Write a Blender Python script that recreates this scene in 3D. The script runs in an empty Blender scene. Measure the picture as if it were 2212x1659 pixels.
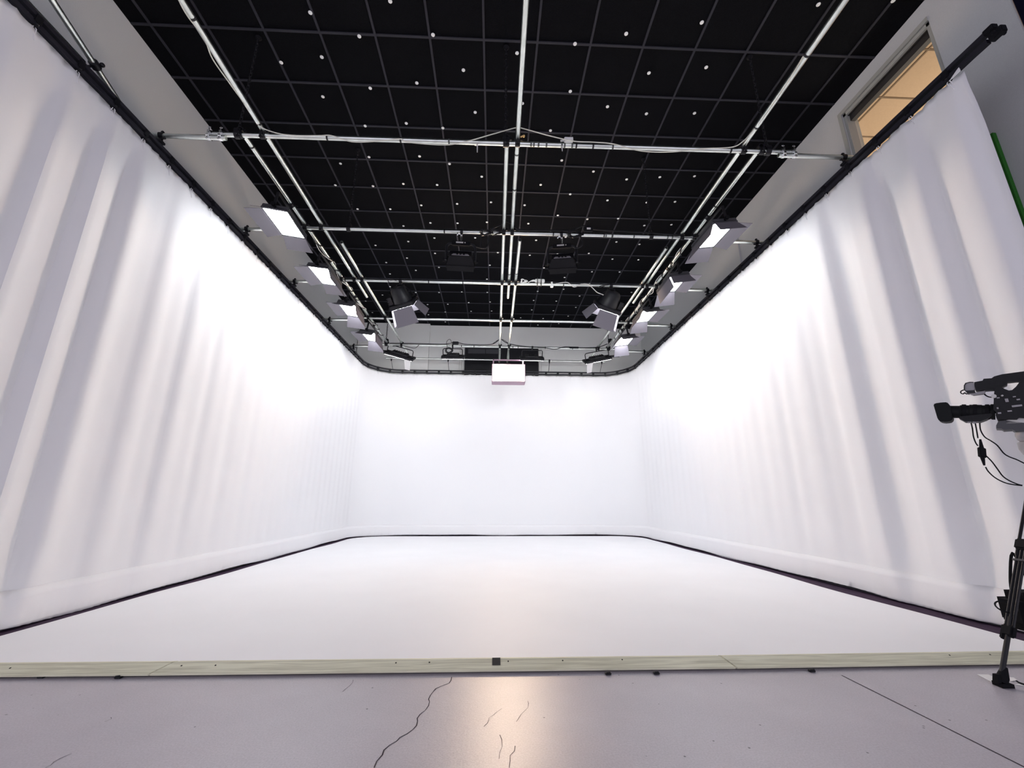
import bpy, bmesh, math, random
from mathutils import Vector, Matrix, Euler
random.seed(7)
S = bpy.context.scene
COL = S.collection
PI = math.pi
R = math.radians

# ------------------------------------------------------------------ camera frame (2212 x 1659)
F_PX, YAW, PITCH, ROLL = 911.2, R(2.41), R(15.21), R(0.11)
EYE = 0.93                                  # eye height of the photographer's phone
cy, sy = math.cos(YAW), math.sin(YAW)
FWD = Vector((sy*math.cos(PITCH), cy*math.cos(PITCH), math.sin(PITCH)))
r0 = Vector((cy, -sy, 0)); u0 = r0.cross(FWD)
RGT = r0*math.cos(ROLL) + u0*math.sin(ROLL); UPV = RGT.cross(FWD)

def at(x, y, X=None, Y=None, Z=None):
    """measured point: the place on a plane of the room (X=, Y= or Z= metres) seen at photo position x, y"""
    d = RGT*((x-1106)/F_PX) - UPV*((y-829.5)/F_PX) + FWD
    t = X/d.x if X is not None else Y/d.y if Y is not None else (Z-EYE)/d.z
    return Vector((0, 0, EYE)) + d*t

# ------------------------------------------------------------------ materials
def mat(name, col, rough=.6, metal=0., spec=.5, noise=0., nscale=20., bump=0., bscale=80., emit=None, estr=0.):
    m = bpy.data.materials.new(name); m.use_nodes = True
    nt = m.node_tree; b = nt.nodes['Principled BSDF']
    b.inputs['Base Color'].default_value = (*col, 1)
    b.inputs['Roughness'].default_value = rough
    b.inputs['Metallic'].default_value = metal
    b.inputs['Specular IOR Level'].default_value = spec
    tc = nt.nodes.new('ShaderNodeTexCoord')
    if noise:
        n = nt.nodes.new('ShaderNodeTexNoise'); n.inputs['Scale'].default_value = nscale; n.inputs['Detail'].default_value = 5
        nt.links.new(tc.outputs['Object'], n.inputs['Vector'])
        rp = nt.nodes.new('ShaderNodeValToRGB')
        rp.color_ramp.elements[0].position = .3; rp.color_ramp.elements[1].position = .7
        rp.color_ramp.elements[0].color = (*[c*(1-noise) for c in col], 1)
        rp.color_ramp.elements[1].color = (*[min(1, c*(1+noise)) for c in col], 1)
        nt.links.new(n.outputs['Fac'], rp.inputs['Fac']); nt.links.new(rp.outputs['Color'], b.inputs['Base Color'])
    if bump:
        n2 = nt.nodes.new('ShaderNodeTexNoise'); n2.inputs['Scale'].default_value = bscale; n2.inputs['Detail'].default_value = 4
        nt.links.new(tc.outputs['Object'], n2.inputs['Vector'])
        bp = nt.nodes.new('ShaderNodeBump'); bp.inputs['Strength'].default_value = bump; bp.inputs['Distance'].default_value = .01
        nt.links.new(n2.outputs['Fac'], bp.inputs['Height']); nt.links.new(bp.outputs['Normal'], b.inputs['Normal'])
    if emit:
        b.inputs['Emission Color'].default_value = (*emit, 1); b.inputs['Emission Strength'].default_value = estr
    return m

M = {}
M['curtain'] = mat('white_cyclorama_cloth', (.84, .835, .855), .9, spec=.1, bump=.03, bscale=300)
M['curtain_hem'] = mat('white_hem_cloth', (.86, .85, .87), .9, spec=.1, bump=.05, bscale=200)
M['vinyl'] = mat('white_vinyl', (.86, .852, .88), .55, spec=.25, noise=.015, nscale=1.5)
M['wall'] = mat('grey_wall_paint', (.62, .635, .64), .85, spec=.2, noise=.03, nscale=120, bump=.15, bscale=260)
M['wall_pale'] = mat('pale_grey_wall_paint', (.82, .82, .81), .85, spec=.2, noise=.03, nscale=120, bump=.1, bscale=260)
M['tile'] = mat('black_ceiling_tile', (.0058, .006, .0074), .95, spec=.05, noise=.35, nscale=160, bump=.3, bscale=300)
M['tbar'] = mat('dark_grey_ceiling_grid', (.030, .030, .039), .7, spec=.2)
M['disc'] = mat('white_disc', (.93, .94, .91), .5)
M['pipe'] = mat('galvanised_steel', (.74, .78, .74), .34, metal=1., noise=.10, nscale=9, bump=.05, bscale=40)
M['chrome'] = mat('bright_zinc', (.82, .83, .84), .22, metal=1.)
M['black'] = mat('black_painted_metal', (.009, .009, .012), .45, spec=.3, noise=.15, nscale=30)
M['black_matte'] = mat('black_rubber', (.007, .007, .009), .8, spec=.15)
M['track'] = mat('black_track_aluminium', (.022, .021, .029), .4, spec=.5)
M['door'] = mat('grey_barn_door_paint', (.14, .13, .155), .55, spec=.4)
M['darkgrey'] = mat('dark_grey_plastic', (.05, .05, .058), .5, spec=.4)
M['midgrey'] = mat('grey_plastic', (.30, .29, .31), .5)
M['palegrey'] = mat('pale_grey_plastic', (.55, .54, .53), .5)
M['white'] = mat('white_plastic', (.82, .82, .80), .45)
M['cream'] = mat('cream_cable_jacket', (.72, .72, .62), .5)
M['tape_black'] = mat('black_cloth_tape', (.02, .02, .022), .7)
M['tape_grey'] = mat('grey_tape', (.10, .11, .105), .6)
M['brass'] = mat('brass', (.75, .5, .22), .35, metal=1.)
M['green'] = mat('chroma_green_paint', (.035, .165, .028), .85, spec=.1, noise=.1, nscale=60)
M['navy'] = mat('dark_navy_drape', (.008, .009, .03), .9, spec=.1)
M['strip'] = mat('dark_floor_shade', (.052, .032, .058), .8, spec=.1, noise=.12, nscale=14)
M['beige'] = mat('pale_window_frame_paint', (.42, .43, .40), .55)
M['blind'] = mat('dark_blind_box', (.035, .032, .03), .6)
M['tan'] = mat('tan_room_paint', (.52, .38, .255), .9, noise=.05, nscale=60)
M['tan_line'] = mat('brown_ceiling_grid', (.20, .14, .09), .8)
M['crack'] = mat('dark_crack', (.05, .04, .05), .9, spec=.1)
M['paper'] = mat('white_paper', (.85, .84, .84), .7)
M['bag'] = mat('black_nylon', (.006, .006, .007), .85, spec=.1, bump=.3, bscale=60)
M['lens_rubber'] = mat('black_lens_rubber', (.006, .007, .008), .65, spec=.2)
M['camera_body'] = mat('black_camcorder_shell', (.005, .005, .007), .5, spec=.25, noise=.2, nscale=60, bump=.1, bscale=120)
M['led'] = mat('lit_led_diffuser', (.9, .9, .9), .6, emit=(.95, .985, 1.), estr=22.5)
M['led_back'] = mat('lit_led_face_towards_backdrop', (.9, .9, .9), .6, emit=(1., .985, .975), estr=11.)
M['led_spot'] = mat('lit_spot_lens', (.9, .9, .9), .6, emit=(.94, .985, 1.), estr=46.)
M['tungsten'] = mat('lit_warm_lamp', (.9, .9, .9), .6, emit=(1., .76, .52), estr=165.)
M['reflector'] = mat('warm_lamp_reflector', (.10, .07, .07), .5)
M['lamp_frame'] = mat('pale_lamp_frame', (.42, .27, .36), .5)

def glass():
    m = bpy.data.materials.new('window_glass'); m.use_nodes = True
    nt = m.node_tree; nt.nodes.clear()
    o = nt.nodes.new('ShaderNodeOutputMaterial'); t = nt.nodes.new('ShaderNodeBsdfTransparent'); g = nt.nodes.new('ShaderNodeBsdfGlossy')
    g.inputs['Roughness'].default_value = .03;     mx = nt.nodes.new('ShaderNodeMixShader'); t.inputs['Color'].default_value = (.93, .95, .94, 1)
    mx.inputs[0].default_value = .05; nt.links.new(t.outputs[0], mx.inputs[1]); nt.links.new(g.outputs[0], mx.inputs[2]); nt.links.new(mx.outputs[0], o.inputs[0])
    return m
M['glass'] = glass()

def concrete():
    m = bpy.data.materials.new('painted_concrete'); m.use_nodes = True
    nt = m.node_tree; L = nt.links; b = nt.nodes['Principled BSDF']; tc = nt.nodes.new('ShaderNodeTexCoord')
    def noise(sc, det=6, ro=.6):
        n = nt.nodes.new('ShaderNodeTexNoise'); n.inputs['Scale'].default_value = sc; n.inputs['Detail'].default_value = det; n.inputs['Roughness'].default_value = ro
        L.new(tc.outputs['Object'], n.inputs['Vector']); return n
    n1 = noise(1.3); n2 = noise(140, 3); v = nt.nodes.new('ShaderNodeTexVoronoi'); v.inputs['Scale'].default_value = 9
    L.new(tc.outputs['Object'], v.inputs['Vector'])
    rp = nt.nodes.new('ShaderNodeValToRGB'); rp.color_ramp.elements[0].position = .3; rp.color_ramp.elements[1].position = .72
    rp.color_ramp.elements[0].color = (.42, .39, .435, 1); rp.color_ramp.elements[1].color = (.51, .475, .52, 1)
    L.new(n1.outputs['Fac'], rp.inputs['Fac'])
    rp2 = nt.nodes.new('ShaderNodeValToRGB'); rp2.color_ramp.elements[0].position = .3; rp2.color_ramp.elements[1].position = .7
    rp2.color_ramp.elements[0].color = (.86, .86, .86, 1); rp2.color_ramp.elements[1].color = (1.1, 1.1, 1.1, 1)
    L.new(n2.outputs['Fac'], rp2.inputs['Fac'])
    mx = nt.nodes.new('ShaderNodeMix'); mx.data_type = 'RGBA'; mx.blend_type = 'MULTIPLY'; mx.inputs[0].default_value = 1
    L.new(rp.outputs['Color'], mx.inputs[6]); L.new(rp2.outputs['Color'], mx.inputs[7])
    # specks of dirt
    sp = nt.nodes.new('ShaderNodeValToRGB'); sp.color_ramp.elements[0].position = .03; sp.color_ramp.elements[1].position = .055
    sp.color_ramp.elements[0].color = (.25, .25, .25, 1); sp.color_ramp.elements[1].color = (1, 1, 1, 1)
    L.new(v.outputs['Distance'], sp.inputs['Fac'])
    mx2 = nt.nodes.new('ShaderNodeMix'); mx2.data_type = 'RGBA'; mx2.blend_type = 'MULTIPLY'; mx2.inputs[0].default_value = 1
    L.new(mx.outputs[2], mx2.inputs[6]); L.new(sp.outputs['Color'], mx2.inputs[7]); L.new(mx2.outputs[2], b.inputs['Base Color'])
    b.inputs['Roughness'].default_value = .385; b.inputs['Specular IOR Level'].default_value = .5
    n3 = noise(30, 5); bp = nt.nodes.new('ShaderNodeBump'); bp.inputs['Strength'].default_value = .10; bp.inputs['Distance'].default_value = .01
    L.new(n3.outputs['Fac'], bp.inputs['Height']); L.new(bp.outputs['Normal'], b.inputs['Normal'])
    return m
M['concrete'] = concrete()

def wood():
    m = bpy.data.materials.new('pale_pine_board'); m.use_nodes = True
    nt = m.node_tree; L = nt.links; b = nt.nodes['Principled BSDF']; tc = nt.nodes.new('ShaderNodeTexCoord')
    mp = nt.nodes.new('ShaderNodeMapping'); mp.inputs['Scale'].default_value = (1.2, 26, 26); L.new(tc.outputs['Object'], mp.inputs['Vector'])
    n = nt.nodes.new('ShaderNodeTexNoise'); n.inputs['Scale'].default_value = 2.2; n.inputs['Detail'].default_value = 7; n.inputs['Distortion'].default_value = .6
    L.new(mp.outputs['Vector'], n.inputs['Vector'])
    rp = nt.nodes.new('ShaderNodeValToRGB'); rp.color_ramp.elements[0].position = .3; rp.color_ramp.elements[1].position = .62
    rp.color_ramp.elements[0].color = (.50, .475, .34, 1); rp.color_ramp.elements[1].color = (.74, .72, .55, 1)
    L.new(n.outputs['Fac'], rp.inputs['Fac']); L.new(rp.outputs['Color'], b.inputs['Base Color']); b.inputs['Roughness'].default_value = .6
    return m
M['wood'] = wood()

# ------------------------------------------------------------------ mesh builder
class MB:
    def __init__(s): s.bm = bmesh.new(); s.mi = 0
    def _new(s, vs, fs, mi=None):
        v = [s.bm.verts.new(p) for p in vs]
        for f in fs:
            try:
                fc = s.bm.faces.new([v[i] for i in f]); fc.material_index = s.mi if mi is None else mi
            except ValueError: pass
        return v
    def box(s, c, d, rot=None, bev=0.):
        c = Vector(c); x, y, z = d[0]/2, d[1]/2, d[2]/2
        vs = [Vector((a, b, e)) for a in (-x, x) for b in (-y, y) for e in (-z, z)]
        if rot is not None: vs = [rot @ v for v in vs]
        v = s._new([c+p for p in vs], [(0, 1, 3, 2), (4, 6, 7, 5), (0, 4, 5, 1), (2, 3, 7, 6), (0, 2, 6, 4), (1, 5, 7, 3)])
        if bev:
            es = list({e for q in v for e in q.link_edges})
            bmesh.ops.bevel(s.bm, geom=es, offset=bev, segments=2, affect='EDGES', clamp_overlap=True)
        return s
    def frame(s, axis):
        a = Vector(axis).normalized(); h = Vector((0, 0, 1)) if abs(a.z) < .9 else Vector((1, 0, 0))
        x = h.cross(a).normalized(); return x, a.cross(x), a
    def lathe(s, p0, axis, prof, seg=20):
        """prof: (distance along axis, radius)"""
        p0 = Vector(p0); x, y, a = s.frame(axis); rings = []
        for d, r in prof:
            if r < 1e-6: rings.append([s.bm.verts.new(p0+a*d)])
            else: rings.append([s.bm.verts.new(p0+a*d+x*(r*math.cos(2*PI*i/seg))+y*(r*math.sin(2*PI*i/seg))) for i in range(seg)])
        for A, B in zip(rings, rings[1:]):
            for i in range(seg):
                j = (i+1) % seg
                q = [A[i % len(A)], A[j % len(A)], B[j % len(B)], B[i % len(B)]]
                u = []
                for w in q:
                    if w not in u: u.append(w)
                if len(u) > 2:
                    try: s.bm.faces.new(u).material_index = s.mi
                    except ValueError: pass
        return s
    def cyl(s, p0, p1, r, seg=14, r2=None):
        d = (Vector(p1)-Vector(p0)); l = d.length
        return s.lathe(p0, d, [(0, 0), (0, r), (l, r if r2 is None else r2), (l, 0)], seg)
    def pipe(s, p0, p1, r, seg=18, wall=.004):
        d = (Vector(p1)-Vector(p0)); l = d.length; ri = r-wall
        return s.lathe(p0, d, [(.25, 0), (.25, ri), (0, ri), (0, r), (l, r), (l, ri), (l-.25, ri), (l-.25, 0)] if l > .8 else [(0, 0), (0, r), (l, r), (l, 0)], seg)
    def tube(s, pts, r, seg=8, closed=False, smooth=0):
        pts = [Vector(p) for p in pts]
        if smooth and not closed: pts = spline(pts, smooth)
        n = len(pts); rings = []; prev = None
        for i, p in enumerate(pts):
            if closed: t = pts[(i+1) % n]-pts[i-1]
            else: t = pts[min(i+1, n-1)]-pts[max(i-1, 0)]
            t.normalize()
            if prev is None: x = s.frame(t)[0]
            else: x = (prev - t*prev.dot(t)); x = x.normalized() if x.length > 1e-6 else s.frame(t)[0]
            prev = x; y = t.cross(x)
            rings.append([s.bm.verts.new(p+x*(r*math.cos(2*PI*k/seg))+y*(r*math.sin(2*PI*k/seg))) for k in range(seg)])
        pr = list(zip(rings, rings[1:])) + ([(rings[-1], rings[0])] if closed else [])
        for A, B in pr:
            for k in range(seg):
                s.bm.faces.new([A[k], A[(k+1) % seg], B[(k+1) % seg], B[k]]).material_index = s.mi
        if not closed:
            s.bm.faces.new(rings[0][::-1]).material_index = s.mi; s.bm.faces.new(rings[-1]).material_index = s.mi
        return s
    def prism(s, poly, dirv):
        """closed outline (list of points) pushed along dirv"""
        d = Vector(dirv); n = len(poly); poly = [Vector(p) for p in poly]
        s._new(poly + [p+d for p in poly], [tuple(range(n))[::-1], tuple(range(n, 2*n))] + [(i, (i+1) % n, n+(i+1) % n, n+i) for i in range(n)])
        return s
    def ball(s, c, r, seg=14, sc=(1, 1, 1)):
        k = seg//2; prof = [(-r*math.cos(PI*i/k), r*math.sin(PI*i/k)) for i in range(k+1)]
        n0 = len(s.bm.verts); s.lathe((0, 0, 0), (0, 0, 1), prof, seg); s.bm.verts.ensure_lookup_table()
        for v in list(s.bm.verts)[n0:]: v.co = Vector((v.co.x*sc[0], v.co.y*sc[1], v.co.z*sc[2]))+Vector(c)
        return s
    def build(s, name, m, parent=None, smooth=True, origin=None):
        bmesh.ops.recalc_face_normals(s.bm, faces=s.bm.faces[:])
        me = bpy.data.meshes.new(name)
        o = bpy.data.objects.new(name, me); COL.objects.link(o)
        if parent is None:
            vs = [v.co for v in s.bm.verts]
            if origin is None:
                origin = Vector(((min(v.x for v in vs)+max(v.x for v in vs))/2, (min(v.y for v in vs)+max(v.y for v in vs))/2, min(v.z for v in vs)))
            origin = Vector(origin)
            for v in s.bm.verts: v.co -= origin
            o.location = origin
        else: o.parent = parent
        s.bm.to_mesh(me); s.bm.free()
        for q in (m if isinstance(m, (list, tuple)) else [m]): me.materials.append(q)
        if smooth:
            for p in me.polygons: p.use_smooth = True
            if hasattr(me, 'set_sharp_from_angle'): me.set_sharp_from_angle(angle=R(35))
        return o

def spline(pts, k=6):
    out = []; n = len(pts)
    for i in range(n-1):
        p0, p1, p2, p3 = pts[max(i-1, 0)], pts[i], pts[i+1], pts[min(i+2, n-1)]
        for j in range(k):
            t = j/k
            out.append(.5*((2*p1)+(p2-p0)*t+(2*p0-5*p1+4*p2-p3)*t*t+(3*p1-p0-3*p2+p3)*t**3))
    out.append(pts[-1]); return out

def tag(o, label, cat, group=None, kind=None):
    o['label'] = label; o['category'] = cat
    if group: o['group'] = group
    if kind: o['kind'] = kind
    return o
def empty(name, loc, rot=(0, 0, 0)):
    o = bpy.data.objects.new(name, None); COL.objects.link(o); o.location = loc; o.rotation_euler = rot; o.empty_display_size = .1; return o
KIDS = {}
def copy_tree(o, parent=None):
    c = o.copy(); COL.objects.link(c)
    if parent is not None: c.parent = parent
    for ch in [q for q in bpy.data.objects if q.parent == o]: copy_tree(ch, c)
    return c
def struct(o): o['kind'] = 'structure'; return o
ORD = ['nearest', 'second', 'third', 'fourth', 'fifth']

# ------------------------------------------------------------------ room shell
CZ = EYE + 5.02                     # ceiling height
XL, XR, YB, YF = -4.04, 4.42, 11.86, -5.5
TILE = .61
mb = MB(); mb._new([(-7, YF, 0), (8, YF, 0), (8, YB+.3, 0), (-7, YB+.3, 0), (-7, YF, -.1), (8, YF, -.1), (8, YB+.3, -.1), (-7, YB+.3, -.1)],
    [(0, 1, 2, 3), (7, 6, 5, 4), (0, 4, 5, 1), (1, 5, 6, 2), (2, 6, 7, 3), (3, 7, 4, 0)])
floor = struct(mb.build('floor', M['concrete'], smooth=False, origin=(0, 0, 0)))

# ceiling: black lay-in tiles with the exposed grid as one surface pattern
mb = MB()
mb.box(((XL+XR)/2, (YF+YB)/2, CZ+.06), (XR-XL+.2, YB-YF+.2, .1))
GX0 = -.278*5.02; GY0 = .961*5.02
mb.mi = 1
k = int((XL-GX0)/TILE)
x = GX0 + k*TILE
while x < XR:
    if x > XL+.1: mb.box((x, (YF+YB)/2, CZ+.006), (.024, YB-YF, .02))
    x += TILE
y = GY0 + int((YF-GY0)/TILE)*TILE
while y < YB:
    mb.box(((XL+XR)/2, y, CZ+.0065), (XR-XL, .024, .02)); y += TILE
ceiling = struct(mb.build('ceiling', [M['tile'], M['tbar']], smooth=False, origin=(0, 0, CZ)))

# side and back walls
mb = MB(); mb.box((XL-.1, (1.0+YB)/2, CZ/2), (.2, YB-1.0+.4, CZ)); struct(mb.build('wall_left', M['wall'], smooth=False))
mb = MB(); mb.box(((XL+XR)/2, YB+.1, CZ/2), (XR-XL+.4, .2, CZ)); struct(mb.build('wall_back', M['wall_pale'], smooth=False))
mb = MB(); mb.box((XL+1.06, YB-.06, CZ/2), (2.06, .12, CZ)); struct(mb.build('trim_1', M['wall_pale'], smooth=False))   # shallow pier
WY0, WY1, WZ0, WZ1 = 3.03, 4.15, 4.25, 5.70      # window opening in the right-hand wall
WN = 2.47                                        # near end of that wall
mb = MB()
for (a, b, c, d) in ((WN, WY0, 0, CZ), (WY1, YB+.2, 0, CZ), (WY0, WY1, 0, WZ0), (WY0, WY1, WZ1, CZ)):
    mb.box((XR+.1, (a+b)/2, (c+d)/2), (.2, b-a, d-c))
mb.box((XR-.012, 6.62, CZ/2), (.03, .10, CZ))        # vertical conduit cover on the wall
struct(mb.build('wall_right', M['wall'], smooth=False))
# window: frame, glass, blind box
win = empty('window_1', (XR, (WY0+WY1)/2, WZ0)); struct(win)
win['label'] = 'internal window high on the side wall with tan lit room behind'; win['category'] = 'window'
ym, zc0 = (WY0+WY1)/2, WZ0
mb = MB(); w_, h_ = WY1-WY0, WZ1-WZ0
for (yy, zz, dy, dz) in ((-w_/2+.02, h_/2, .04, h_), (w_/2-.02, h_/2, .04, h_), (0, .02, w_, .04), (0, h_-.02, w_, .04)):
    mb.box((.06, yy, zz), (.10, dy, dz))
mb.box((-.004, .025, h_+.025), (.02, w_+.05, .05)); mb.box((-.004, w_/2+.025, h_/2), (.02, .05, h_))
mb.build('window_frame', M['beige'], win, smooth=False)
mb = MB(); mb.box((.085, 0, h_-.085), (.06, w_-.08, .09)); mb.box((.04, 0, h_-.046), (.012, w_-.08, .012)); mb.build('blind_box', M['blind'], win, smooth=False)
mb = MB(); mb.box((.12, 0, h_/2), (.006, w_-.08, h_-.08)); mb.build('window_glass', M['glass'], win, smooth=False)
# the room beyond the window
RZ = 6.02
mb = MB(); X0, X1, Ya, Yb = XR+.2, XR+4.2, 1.2, 7.2
mb._new([(X0, Ya, 3), (X1, Ya, 3), (X1, Yb, 3), (X0, Yb, 3), (X0, Ya, RZ), (X1, Ya, RZ), (X1, Yb, RZ), (X0, Yb, RZ)], [(0, 1, 2, 3), (4, 7, 6, 5), (0, 4, 5, 1), (1, 5, 6, 2), (2, 6, 7, 3)])
mb.mi = 1
for xx in (5.02, 5.63, 6.24, 6.85, 7.46): mb.box((xx, (Ya+Yb)/2, RZ-.004), (.02, Yb-Ya, .008))
for yy in (1.7, 2.31, 2.92, 3.53, 4.14, 4.75, 5.36, 5.97): mb.box(((X0+X1)/2, yy, RZ-.0045), (X1-X0, .02, .008))
struct(mb.build('wall_beyond_window', [M['tan'], M['tan_line']], smooth=False))
ld = bpy.data.lights.new('room_beyond_lamp', 'AREA'); ld.energy = 75; ld.size = 1.6; ld.color = (1, .88, .76)
lo = bpy.data.objects.new('room_beyond_lamp', ld); COL.objects.link(lo); lo.location = (6.9, 4.2, 3.3); lo.rotation_euler = (PI, 0, 0)

# cracks and the saw-cut joint in the concrete
def ribbon(pts, w, z=.0012):
    mb = MB(); pts = [Vector((p[0], p[1], z)) for p in pts]; vs = []; fs = []
    for i, p in enumerate(pts):
        t = pts[min(i+1, len(pts)-1)]-pts[max(i-1, 0)]; n = Vector((-t.y, t.x, 0)).normalized()
        ww = w*(.5+random.random()*.8) if w < .005 else w
        vs += [p+n*ww/2, p-n*ww/2]
        if i: fs.append((2*i-2, 2*i-1, 2*i+1, 2*i))
    mb._new(vs, fs); return mb
def crack(px, w, jit=.012):
    P = [at(a, b, Z=0) for a, b in px]; out = []
    for a, b in zip(P, P[1:]):
        n = max(2, int((b-a).length/.03))
        for i in range(n): out.append(a.lerp(b, i/n)+Vector((random.uniform(-jit, jit), random.uniform(-jit, jit), 0))*.6)
    out.append(P[-1])
    ribbon(out, w).build('crack', M['crack'], floor, smooth=False)
crack([(977, 1462), (970, 1476), (944, 1488), (930, 1503), (925, 1525), (905, 1543), (902, 1568), (868, 1592), (830, 1620), (808, 1659)], .004)
crack([(1143, 1515), (1136, 1535), (1115, 1560)], .0022); crack([(1080, 1588), (1082, 1612), (1078, 1640)], .0022)
crack([(1115, 1612), (1106, 1632), (1100, 1659)], .0022); crack([(765, 1470), (740, 1495)], .002); crack([(1085, 1530), (1060, 1552), (1045, 1570)], .002)
crack([(155, 1628), (120, 1645), (98, 1659)], .002); crack([(243, 1550), (226, 1560)], .002)
ribbon([at(1818, 1459, Z=0), at(1960, 1530, Z=0), at(2212, 1657, Z=0), at(2330, 1716, Z=0)], .006).build('crack', M['crack'], floor, smooth=False)

# ------------------------------------------------------------------ cyclorama curtain, its track, the white floor
CXL, CXR, CYB, CRAD, YNL, YNR = -3.48, 3.79, 11.52, .85, 1.35, 2.50
def path(step, inset=0., y0=None, y1=None):
    """left side from the near end, round the back, down the right side -> (point, inward normal, arclength)"""
    pts = []; xl, xr, yb, r = CXL+inset, CXR-inset, CYB-inset, CRAD-inset
    def seg(a, b):
        n = max(1, int((Vector(b)-Vector(a)).length/step))
        for i in range(n): pts.append(Vector(a).lerp(Vector(b), i/n))
    def arc(c, a0, a1):
        n = max(4, int(abs(a1-a0)*r/step))
        for i in range(n):
            t = a0+(a1-a0)*i/n; pts.append(Vector((c[0]+r*math.cos(t), c[1]+r*math.sin(t), 0)))
    ya, yz = (YNL if y0 is None else y0), (YNR if y1 is None else y1)
    seg((xl, ya, 0), (xl, yb-r, 0)); arc((xl+r, yb-r), PI, PI/2); seg((xl+r, yb, 0), (xr-r, yb, 0)); arc((xr-r, yb-r), PI/2, 0); seg((xr, yb-r, 0), (xr, yz, 0)); pts.append(Vector((xr, yz, 0)))
    out = []; s = 0
    for i, p in enumerate(pts):
        t = (pts[min(i+1, len(pts)-1)]-pts[max(i-1, 0)]).normalized()
        if i: s += (p-pts[i-1]).length
        out.append((p, Vector((t.y, -t.x, 0)), s))
    return out
TOPZ = EYE+3.395
HOOK = .34
def sm(a, b, x): t = max(0, min(1, (x-a)/(b-a))); return t*t*(3-2*t)
PLEATS_L = [(1.8, .06, .07), (2.35, .07, .07), (2.80, .07, .06), (3.17, .115, .06), (3.50, .10, .06), (4.02, .035, .08), (4.57, .05, .08), (5.15, .022, .09), (5.8, .012, .1)]
PLEATS_R = [(2.58, .07, .06), (2.96, .085, .07), (3.44, .135, .07), (4.08, .08, .08), (4.72, .035, .09), (5.35, .018, .1)]
def fold(p, s, side):
    """inward swell of the hanging cloth: soft folds near the open ends, nearly flat further back"""
    if side:
        y = p.y; f = 0
        for y0, h, w in (PLEATS_L if side < 0 else PLEATS_R):
            f += 1.3*h*(.5*(1+math.tanh(1.6*(y-y0)/w)) - max(0, min(1, (y-y0+.36)/.72)))
        return f + .004*math.sin(2*PI*y/.27+side) + .005*math.sin(2*PI*y/.47+2*side)*(1-sm(5.5, 10, y))
    return .004*math.sin(s*7)
P = path(.035)
cur = empty('curtain', (0, 6.5, 0))
tag(cur, 'tall white cyclorama curtain hung in a U around the stage', 'curtain')
ROWS = [0, .04, .12, .2, .29, .30, .6, 1.0, 1.5, 2.0, 2.5, 3.0, 3.5, 3.8, 4.0, 4.15, 4.22, 4.27, 1e9]
def cloth(rows, thick, off):
    mb = MB(); vs = []; fs = []; n = len(P); m = len(rows)
    for (p, nr, s) in P:
        side = -1 if p.x < CXL+.02 else 1 if p.x > CXR-.02 else 0
        f = fold(p, s, side)
        ph = (s % HOOK)/HOOK; sag = .016*math.sin(PI*ph)
        wav = .012*math.sin(s*1.7)+.008*math.sin(s*4.1)
        for z in rows:
            zz = TOPZ-sag if z > 100 else z
            if z < .03: zz = .028+wav*.8
            g = sm(0, .55, zz)*.75+.25; g *= 1-.75*sm(TOPZ-.5, TOPZ-.03, zz)
            ruff = .006*math.sin(2*PI*s/.085)*(1-sm(.0, .16, zz)) + .010*math.sin(2*PI*s/.11)*sm(TOPZ-.16, TOPZ-.02, zz)
            q = p+nr*(f*g+ruff+off); vs.append(Vector((q.x, q.y-6.5, zz)))
    for i in range(n-1):
        for j in range(m-1): fs.append((i*m+j, (i+1)*m+j, (i+1)*m+j+1, i*m+j+1))
    mb._new(vs, fs); return mb
c_ = cloth(ROWS, .004, 0).build('cloth', M['curtain'], cur)
mb = MB(); mb.prism([Vector((CXR-.02, YNR+.09-6.5, TOPZ-.012)), Vector((CXR-.02, YNR-6.5, TOPZ-.012)), Vector((CXR-.02, YNR-6.5, TOPZ+.028)), Vector((CXR-.02, YNR+.02-6.5, TOPZ+.022))], (.006, 0, 0)); mb.build('flap', M['curtain_hem'], cur, smooth=False)
sd = c_.modifiers.new('thick', 'SOLIDIFY'); sd.thickness = .004; sd.offset = 0
h_ = cloth([0, .04, .10, .16, .22, .285], .003, .006).build('hem', M['curtain_hem'], cur); sd = h_.modifiers.new('thick', 'SOLIDIFY'); sd.thickness = .003; sd.offset = 0

# the track: two black bars held together by links, ends capped
RZU, RZL = EYE+3.497, EYE+3.432
trk = empty('curtain_track', (0, 6.5, RZL)); tag(trk, 'black double curtain track running above the white cloth', 'curtain track')
PT = path(.12, 0, YNL, 2.30)
def loc_(p, z): return Vector((p.x, p.y-6.5, z-RZL))
def barstrip(z, hw, hh, wob=0.):
    mb = MB(); vs = []; fs = []
    for i, (p, nr, s) in enumerate(PT):
        dz = -wob*abs(math.sin(PI*s/HOOK/1.0))
        for a, b in ((-hw, -hh), (hw, -hh), (hw, hh), (-hw, hh)): vs.append(loc_(p+nr*a, z+b+dz))
        if i:
            o = 4*i
            for k_ in range(4): fs.append((o-4+k_, o-4+(k_+1) % 4, o+(k_+1) % 4, o+k_))
    fs += [(3, 2, 1, 0), tuple(range(4*len(PT)-4, 4*len(PT)))]
    mb._new(vs, fs); return mb
barstrip(RZU, .021, .017).build('upper_bar', M['track'], trk, smooth=False)
barstrip(RZL, .018, .019, .004).build('lower_bar', M['track'], trk, smooth=False)
PF = path(.02, 0, YNL, 2.30)
nxt = .12; first = None; first_t = None
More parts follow.
